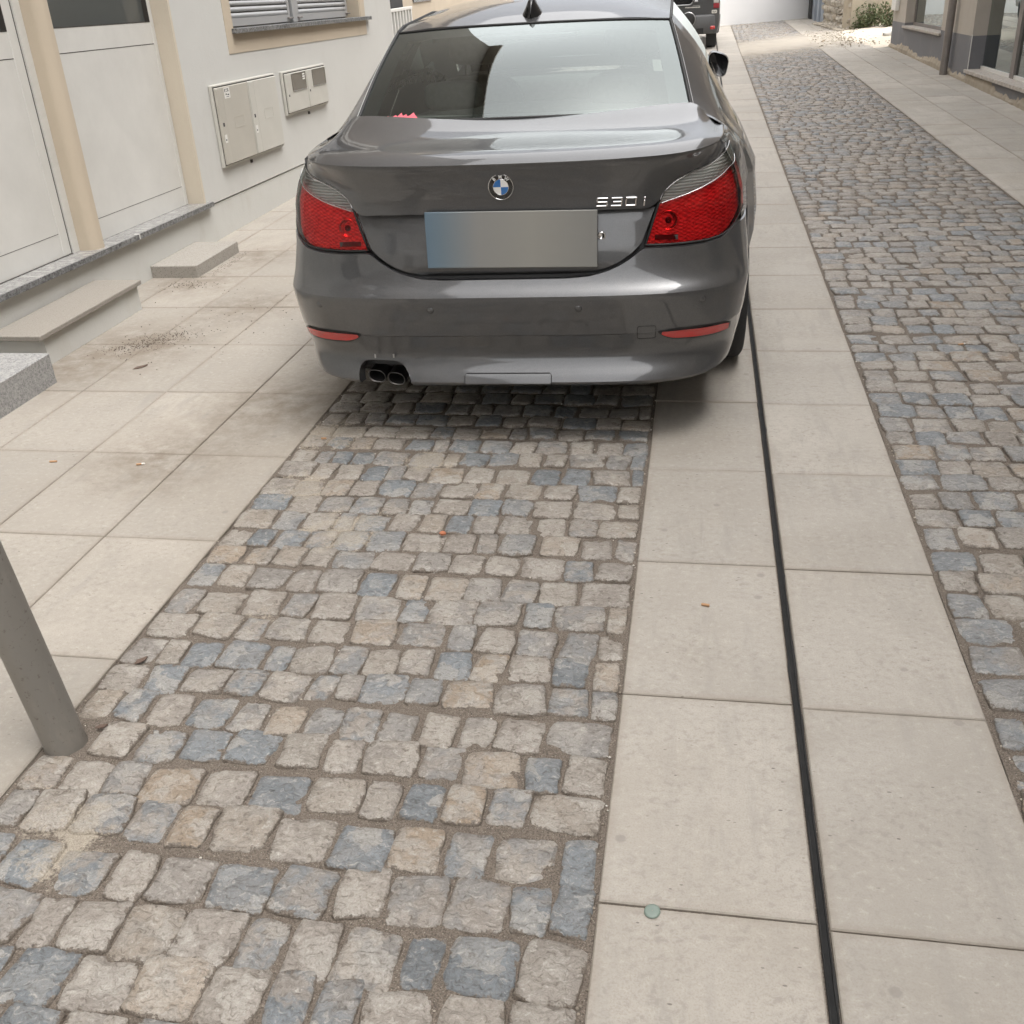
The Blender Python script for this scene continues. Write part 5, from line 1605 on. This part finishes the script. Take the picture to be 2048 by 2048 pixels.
for sg in (1, -1):      # wheel arch lining
    for ax in (AX_R, AX_F):
        rows = []
        for k in range(21):
            a = math.pi * k / 20
            rows.append([(sg * xx, ax - (RA + 0.004) * math.cos(a), ZA + (RA + 0.004) * math.sin(a)) for xx in (0.55, 0.86)])
        B().grid(rows).mk('arch_lining', 'black_plastic', CAR, True)
    # mirror
    m = empty('door_mirror', (sg * 0.86, 3.08, 1.02)); m.parent = CAR
    rows = []
    for i, t in enumerate(np.linspace(0, 1, 9)):
        y = -0.05 + 0.16 * t
        k = [0.90, 0.97, 1.0, 0.98, 0.92, 0.82, 0.66, 0.42, 0.05][i]
        row = []
        for j in range(24):
            a = 2 * math.pi * j / 24
            cx, cz = math.copysign(abs(math.cos(a)) ** 0.62, math.cos(a)), math.copysign(abs(math.sin(a)) ** 0.62, math.sin(a))
            row.append((sg * (0.0 + 0.062 * k * cx + 0.012 * cz), y, 0.028 + 0.064 * k * cz - 0.022 * k * cx))
        rows.append(row)
    B().grid(rows, close=True, flip=(sg < 0)).mk('mirror_cap', 'car_paint', m, True)
    rows2 = [[(p[0], p[1], p[2]) for p in rows[0]], [(p[0] * 0.9, p[1] + 0.012, 0.028 + (p[2] - 0.028) * 0.9) for p in rows[0]], [(0, -0.036, 0.028)] * 24]
    B().grid(rows2, close=True).mk('mirror_glass', 'black_gloss', m, True)
    B().tube([(sg * -0.09, 0.05, -0.05), (sg * -0.045, 0.035, -0.03), (sg * 0.0, 0.03, -0.01)], [0.025, 0.022, 0.02], 8).mk('mirror_arm', 'black_plastic', m, True)
    for y in (1.70, 2.80):
        h = B(); h.tube([(sg * 0.915, y - 0.10, 0.800), (sg * 0.936, y - 0.085, 0.803), (sg * 0.942, y, 0.806), (sg * 0.936, y + 0.085, 0.803), (sg * 0.912, y + 0.10, 0.800)], [0.012, 0.015, 0.016, 0.015, 0.012], 8)
        h.mk('door_handle', 'car_paint', CAR, True)

# ---- cabin
box('cabin_floor', 'interior', CAR, -0.76, 0.76, 0.95, 3.3, 0.30, 0.42)
rows = []
for y, z in ((0.585, 1.075), (0.70, 1.070), (1.0, 1.060), (1.12, 1.052)):
    rows.append([(x, y + 0.10 * (abs(x) / 0.6) ** 2, z - 0.004) for x in np.linspace(-0.66, 0.66, 13)])
B().grid(rows).mk('parcel_shelf', 'interior_grey', CAR, True)
def soft(name, mat, x0, x1, y0, y1, z0, z1, parent, r=0.05, lean=0.0):
    """cushion with rounded outline"""
    rows = []
    cx, cz = (x0 + x1) / 2, (z0 + z1) / 2; hx, hz = (x1 - x0) / 2, (z1 - z0) / 2
    for (t, k) in ((0, 0.55), (0.06, 0.86), (0.2, 0.97), (0.5, 1.0), (0.8, 0.97), (0.94, 0.86), (1, 0.55)):
        y = y0 + (y1 - y0) * t
        row = []
        for j in range(28):
            a = 2 * math.pi * j / 28
            xx = cx + hx * k * math.copysign(abs(math.cos(a)) ** 0.5, math.cos(a)); zz = cz + hz * k * math.copysign(abs(math.sin(a)) ** 0.5, math.sin(a))
            row.append((xx, y + lean * (cz - zz), zz))
        rows.append(row)
    rows = [[(cx, y0, cz)] * 28] + rows + [[(cx, y1, cz)] * 28]
    return B().grid(rows, close=True).mk(name, mat, parent, True)
soft('rear_seat', 'interior', -0.68, 0.68, 1.14, 1.34, 0.45, 1.085, CAR)
for sg in (1, -1):
    soft('headrest', 'interior', sg * 0.36 - 0.13, sg * 0.36 + 0.13, 1.17, 1.27, 1.06, 1.18, CAR)
    soft('front_seat', 'interior', sg * 0.40 - 0.245, sg * 0.40 + 0.245, 2.12, 2.26, 0.45, 1.13, CAR, lean=0.25)
    hr = soft('headrest', 'interior', sg * 0.40 - 0.14, sg * 0.40 + 0.14, 2.06, 2.16, 1.175, 1.345, CAR)
    for dx in (-0.06, 0.06):
        B().tube([(sg * 0.40 + dx, 2.12, 1.08), (sg * 0.40 + dx, 2.11, 1.20)], 0.006, 6).mk('headrest_post', 'chrome', CAR, True)
soft('dashboard', 'interior', -0.72, 0.72, 3.0, 3.35, 0.70, 1.02, CAR)
soft('brake_light', 'frit', -0.20, 0.20, 1.03, 1.10, 1.335, 1.362, CAR)
soft('rear_view_mirror', 'interior', -0.11, 0.11, 2.86, 2.90, 1.27, 1.33, CAR)
rows = [[(x, y, 1.455 - 0.05 * (abs(x) / 0.56) ** 2 - (0.075 if y < 1.2 else 0.018 if y < 1.5 else 0.0)) for x in np.linspace(-0.56, 0.56, 11)] for y in (1.14, 1.3, 1.55, 2.0, 2.7)]
B().grid(rows).mk('headlining', 'interior_grey', CAR, True)
# torn pink sticker at the foot of the screen
V, F = [], []
tv = [-0.905, -0.86, -0.82, -0.80, -0.775, -0.755, -0.735, -0.72, -0.70, -0.685, -0.67, -0.655, -0.64, -0.615, -0.60]
hv = [0.012, 0.030, 0.034, 0.05, 0.036, 0.056, 0.040, 0.075, 0.045, 0.060, 0.042, 0.046, 0.072, 0.044, 0.030]
for t, hh in zip(tv, hv): V += [screen_pt(t, 0.004, 0.0015), screen_pt(t + (0.008 if hh > 0.05 else 0), hh, 0.0015)]
F = [(2 * i, 2 * i + 2, 2 * i + 3, 2 * i + 1) for i in range(len(tv) - 1)]
mesh('sticker_remains', V, F, 'pink_sticker', CAR)
mesh('sticker', [screen_pt(t, v, -0.002) for (t, v) in ((0.82, 0.37), (0.875, 0.37), (0.875, 0.49), (0.82, 0.49))], [(0, 1, 2, 3)], 'pipe_metal', CAR)

# ------------------------------------------------------------------ van further up the street
VAN = empty('parked_van', (-0.60, 22.7, 0)); tag(VAN, 'dark grey van with square badge parked on the strip beyond the saloon', 'van')
simple('van_paint', (0.085, 0.087, 0.09), 0.35, 0.3, 0.6)
simple('van_plastic', (0.10, 0.102, 0.105), 0.55)
simple('lamp_clear', (0.55, 0.55, 0.53), 0.2)
simple('lamp_red', (0.30, 0.035, 0.045), 0.25)
def vsec(y, w, zt, zb=0.30):
    pts = [(w * 0.96, zb), (w, 0.45), (w * 1.0, 0.80), (w * 0.985, 1.05), (w * 0.93, 1.45), (w * 0.86, zt - 0.09), (w * 0.74, zt), (0.0, zt + 0.03)]
    return [(x, y, z) for (x, z) in pts] + [(-x, y, z) for (x, z) in pts[-2::-1]]
B().grid([vsec(0.0, 0.88, 1.84), vsec(0.05, 0.895, 1.90), vsec(0.4, 0.90, 1.92), vsec(3.0, 0.90, 1.92), vsec(3.7, 0.87, 1.45), vsec(4.4, 0.80, 0.95)]).mk('van_body', 'van_paint', VAN, True, angle=40)
vb = [p for p in vsec(0.0, 0.88, 1.84)]
mesh('rear_doors', vb + [(0, 0, 0.30)], [(i, i + 1, len(vb)) for i in range(len(vb) - 1)], 'van_paint', VAN)
# bumper in one curved piece
rows = []
for (z, d, kw) in ((0.29, 0.03, 0.965), (0.31, 0.055, 0.985), (0.40, 0.075, 0.995), (0.47, 0.075, 1.0), (0.60, 0.062, 1.005), (0.632, 0.045, 1.0), (0.64, 0.0, 0.99)):
    row = []
    for t in np.linspace(-1, 1, 31):
        a = abs(t)
        row.append((0.905 * kw * t, -d * (1 - a ** 7) + 0.10 * a ** 9, z))
    rows.append(row)
B().grid(rows).mk('rear_bumper', 'van_plastic', VAN, True)
for sg in (1, -1):
    box('tail_lamp_red', 'lamp_red', VAN, sg * 0.82 - 0.055, sg * 0.82 + 0.06, -0.012, 0.03, 0.745, 0.836, 0.01)
    box('tail_lamp_clear', 'lamp_clear', VAN, sg * 0.82 - 0.055, sg * 0.82 + 0.045, -0.013, 0.03, 0.838, 1.02, 0.01)
    box('bumper_reflector', 'reflector_red', VAN, sg * 0.762 - 0.048, sg * 0.762 + 0.048, -0.085, -0.06, 0.372, 0.432, 0.012)
wv = B()
ro = 0.05
def rrect(x0, x1, z0, z1, r, n=6):
    out = []
    for (cx, cz, a0) in ((x1 - r, z1 - r, 0), (x0 + r, z1 - r, 90), (x0 + r, z0 + r, 180), (x1 - r, z0 + r, 270)):
        for k in range(n):
            a = math.radians(a0 + 90 * k / (n - 1)); out.append((cx + r * math.cos(a), cz + r * math.sin(a)))
    return out
pr = rrect(-0.62, 0.365, 0.828, 1.55, 0.09)
mesh('rear_window', [(x, -0.006, z) for x, z in pr], [tuple(range(len(pr)))], 'black_gloss', VAN)
B().tube([(x, -0.008, z) for x, z in pr], 0.011, 5, closed=True).mk('window_seal', 'alloy', VAN, True)
box('door_handle', 'alloy', VAN, 0.385, 0.46, -0.03, 0.0, 0.872, 0.902, 0.006)
bd_ = B(); pr = rrect(0.733, 0.838, 0.655, 0.717, 0.018)
mesh('square_badge', [(x, -0.009, z) for x, z in pr], [tuple(range(len(pr)))], 'label_white', VAN)
text_mesh('badge_lettering', '4x4', 0.05, 'ink', VAN, (0.786, -0.0105, 0.686), (math.pi / 2, 0, 0), 0.0004)
# row of white lettering too small to read
rgt = np.random.RandomState(3)
lt = B(); x = 0.205
while x < 0.50:
    w = rgt.uniform(0.008, 0.014)
    lt.box(x, x + w, -0.0045, -0.0035, 0.772 + rgt.uniform(-0.003, 0.001), 0.788 + rgt.uniform(0, 0.004)); x += w + 0.004
lt.mk('lettering', 'label_white', VAN)
box('lettering_line', 'lamp_clear', VAN, 0.36, 0.50, -0.0045, -0.0035, 0.806, 0.811)
B().lathe([(0.135, 0.0), (0.135, -0.02), (0.12, -0.03), (0.05, -0.03), (0.001, -0.035)], 32, 'y').mk('round_cover', 'black_plastic', VAN, True, loc=(0.28, -0.055, 0.565))
B().lathe([(0.137, -0.005), (0.142, -0.018), (0.130, -0.024)], 32, 'y').mk('cover_ring', 'alloy', VAN, True, loc=(0.28, -0.055, 0.565))
box('plate_holder', 'black_plastic', VAN, 0.44, 0.58, -0.08, -0.07, 0.30, 0.40)
for (y) in (0.72, 3.6):
    for sg in (1, -1):
        w = empty('wheel', (sg * 0.745, y, 0.32)); w.parent = VAN
        hw = 0.105
        B().lathe([(0.2, -hw * 0.8), (0.28, -hw), (0.312, -hw * 0.85), (0.32, -hw * 0.6), (0.32, hw * 0.6), (0.312, hw * 0.85), (0.28, hw), (0.2, hw * 0.8)], 36, 'x').mk('tyre', 'tyre', w, True, angle=35)
        B().lathe([(0.2, sg * hw * 0.75), (0.18, sg * hw * 0.5), (0.001, sg * hw * 0.4)], 24, 'x').mk('rim', 'alloy', w, True)
box('mud_flap', 'black_plastic', VAN, 0.64, 0.845, 0.33, 0.345, 0.045, 0.32)
box('underbody', 'black_plastic', VAN, -0.8, 0.8, 0.1, 4.0, 0.28, 0.36)

# ------------------------------------------------------------------ bollard and litter
bol = empty('bollard', (BOL[0], BOL[1], 0), (0, math.radians(-5.6), 0)); tag(bol, 'leaning brown grey metal bollard at the left edge of the cobbled strip', 'bollard')
B().lathe([(0.0495, -0.03), (0.0495, 0.002), (0.0485, 0.01), (0.0485, 0.85), (0.046, 0.868), (0.038, 0.882), (0.02, 0.892), (0.001, 0.895)], 40, 'z').mk('post', 'bollard_paint', bol, True)
simple('filter_tan', (0.46, 0.27, 0.145), 0.8)
simple('paper_white', (0.74, 0.71, 0.66), 0.8)
simple('ash', (0.2, 0.18, 0.16), 0.9)
def butt(x, y, ang, ltan, lwhite, label, z=0.0042):
    o = empty('cigarette_butt', (x, y, z)); o.rotation_euler.z = math.radians(ang); tag(o, label, 'cigarette butt')
    B().lathe([(0.001, 0.0), (0.0038, 0.0002), (0.004, ltan), (0.001, ltan)], 10, 'x').mk('filter', 'filter_tan', o, True, angle=40)
    if lwhite: B().lathe([(0.0039, ltan), (0.0036, ltan + lwhite * 0.8), (0.003, ltan + lwhite), (0.001, ltan + lwhite)], 10, 'x').mk('paper', 'paper_white', o, True, angle=40)
butt(-2.455, 3.155, 10, 0.028, 0.0, 'short tan cigarette butt on the left pavement nearest the photo edge')
butt(-2.085, 3.150, 18, 0.020, 0.012, 'cigarette butt with white paper end on the left pavement slab')
butt(0.045, 2.375, -12, 0.022, 0.0, 'tan cigarette butt lying on the slab left of the drain')
butt(1.170, 4.575, 25, 0.026, 0.010, 'cigarette butt on the cobbled road')
butt(-1.435, 3.42, 5, 0.020, 0.0, 'orange cigarette butt at the left edge of the cobbled strip', 0.006)
simple('terracotta', (0.46, 0.17, 0.09), 0.85)
simple('green_gum', (0.20, 0.25, 0.215), 0.35)
simple('bark', (0.13, 0.09, 0.07), 0.9)
simple('soil', (0.14, 0.114, 0.094), 0.95)
rgl = np.random.RandomState(77)
v, f = rock_geo(rgl, 0.024, 0.018, 0.014)
tag(mesh('brick_chip', v, f, 'terracotta', loc=(-0.774, 2.705, 0.010)), 'small orange chip of brick lying on the cobbles', 'chip')
B_ = B().lathe([(0.0155, 0.0), (0.0150, 0.0022), (0.012, 0.0032), (0.001, 0.0034)], 26, 'z')
B_.v = [(p[0], p[1] * 1.05 + 0.05 * p[0], p[2]) for p in B_.v]
tag(B_.mk('flattened_gum', 'green_gum', None, True, loc=(-0.042, 1.322, 0.001)), 'flat round grey green blob on the joint between two slabs', 'gum')
def leafbit(name, x, y, L_, W, ang, mat, label, z=0.004):
    v = [(-L_, 0, 0.0), (-L_ * 0.3, W, 0.003), (L_ * 0.6, W * 0.7, 0.002), (L_, 0, 0.005), (L_ * 0.5, -W * 0.8, 0.001), (-L_ * 0.4, -W, 0.002), (0, 0, 0.006)]
    v += [(p[0], p[1], -0.001) for p in v[:6]]
    f = [(i, (i + 1) % 6, 6) for i in range(6)] + [(i, i + 7, (i + 1) % 6 + 7, (i + 1) % 6) for i in range(6)]
    o = mesh(name, v, f, mat, loc=(x, y, z)); o.rotation_euler.z = math.radians(ang)
    return tag(o, label, 'leaf' if name == 'dry_leaf' else 'wood chip')
leafbit('wood_chip', -1.438, 1.968, 0.020, 0.008, 55, 'bark', 'brown wood chip at the strip edge above the bollard', 0.006)
leafbit('wood_chip', -1.405, 1.705, 0.016, 0.006, 25, 'bark', 'dark wood chip lying right beside the foot of the bollard', 0.004)
leafbit('dry_leaf', -2.63, 4.205, 0.038, 0.012, 50, 'bark', 'curled brown leaf on the pavement in front of the long step', 0.003)
# loose soil by the steps, crumbs on the slabs, grit in the joints
def crumbs(name, items, mat, label, cat):
    V, F = [], []
    for (x, y, s) in items:
        v, f = rock_geo(rgl, s * 1.6, s * 1.3, s)
        k0 = len(V); V += [(a[0] + x, a[1] + y, a[2] + s * 0.3) for a in v]; F += [tuple(i + k0 for i in q) for q in f]
    return tag(mesh(name, V, F, mat), label, cat, kind='stuff')
it = []
for k in range(560):
    a = rgl.normal(size=2); it.append((-2.77 + 0.075 * a[0] + 0.06 * a[1], 4.58 + 0.10 * a[1], rgl.uniform(0.001, 0.0042)))
for k in range(80):
    a = rgl.normal(size=2); it.append((-2.72 + 0.22 * a[0], 4.65 + 0.30 * a[1], rgl.uniform(0.0012, 0.0045)))
for k in range(110):
    it.append((-3.06 + rgl.normal() * 0.09, 5.64 + rgl.normal() * 0.05, rgl.uniform(0.0012, 0.0045)))
for k in range(120):
    it.append((-3.05 + rgl.uniform(-0.02, 0.06), 5.8 + rgl.uniform(0, 0.65), rgl.uniform(0.001, 0.004)))
for k in range(60):
    it.append((-2.35 + rgl.normal() * 0.22, 5.35 + rgl.normal() * 0.5, rgl.uniform(0.0015, 0.005)))
crumbs('soil_crumbs', it, 'soil', 'dark crumbs of soil scattered by the steps on the left pavement', 'soil')
it = []
for k in range(520):
    it.append((rgl.uniform(XA, XB), rgl.uniform(0.8, 4.0), rgl.uniform(0.0018, 0.0045)))
for k in range(420):
    it.append((rgl.uniform(XD, XE), rgl.uniform(1.5, 8.0), rgl.uniform(0.002, 0.005)))
for (x0, n_) in ((XA + 0.012, 120), (XB - 0.012, 120), (XD + 0.014, 160)):
    for k in range(n_): it.append((x0 + rgl.normal() * 0.006, rgl.uniform(0.9, 5.0), rgl.uniform(0.002, 0.005)))
it = [(x, y, s) for (x, y, s) in it]
def grit_mat():
    n = NT('grit')
    r = n.rnd()
    n.set(Base_Color=n.ramp(r, [(0.0, (0.15, 0.125, 0.10)), (0.45, (0.30, 0.26, 0.21)), (0.8, (0.48, 0.43, 0.36)), (1.0, (0.68, 0.65, 0.60))]), Roughness=0.9)
    MAT['grit'] = n.m
grit_mat()
gr = crumbs('grit', it, 'grit', 'fine light and dark grit lying in the joints of the cobbles', 'grit')
gr.location.z = -0.006
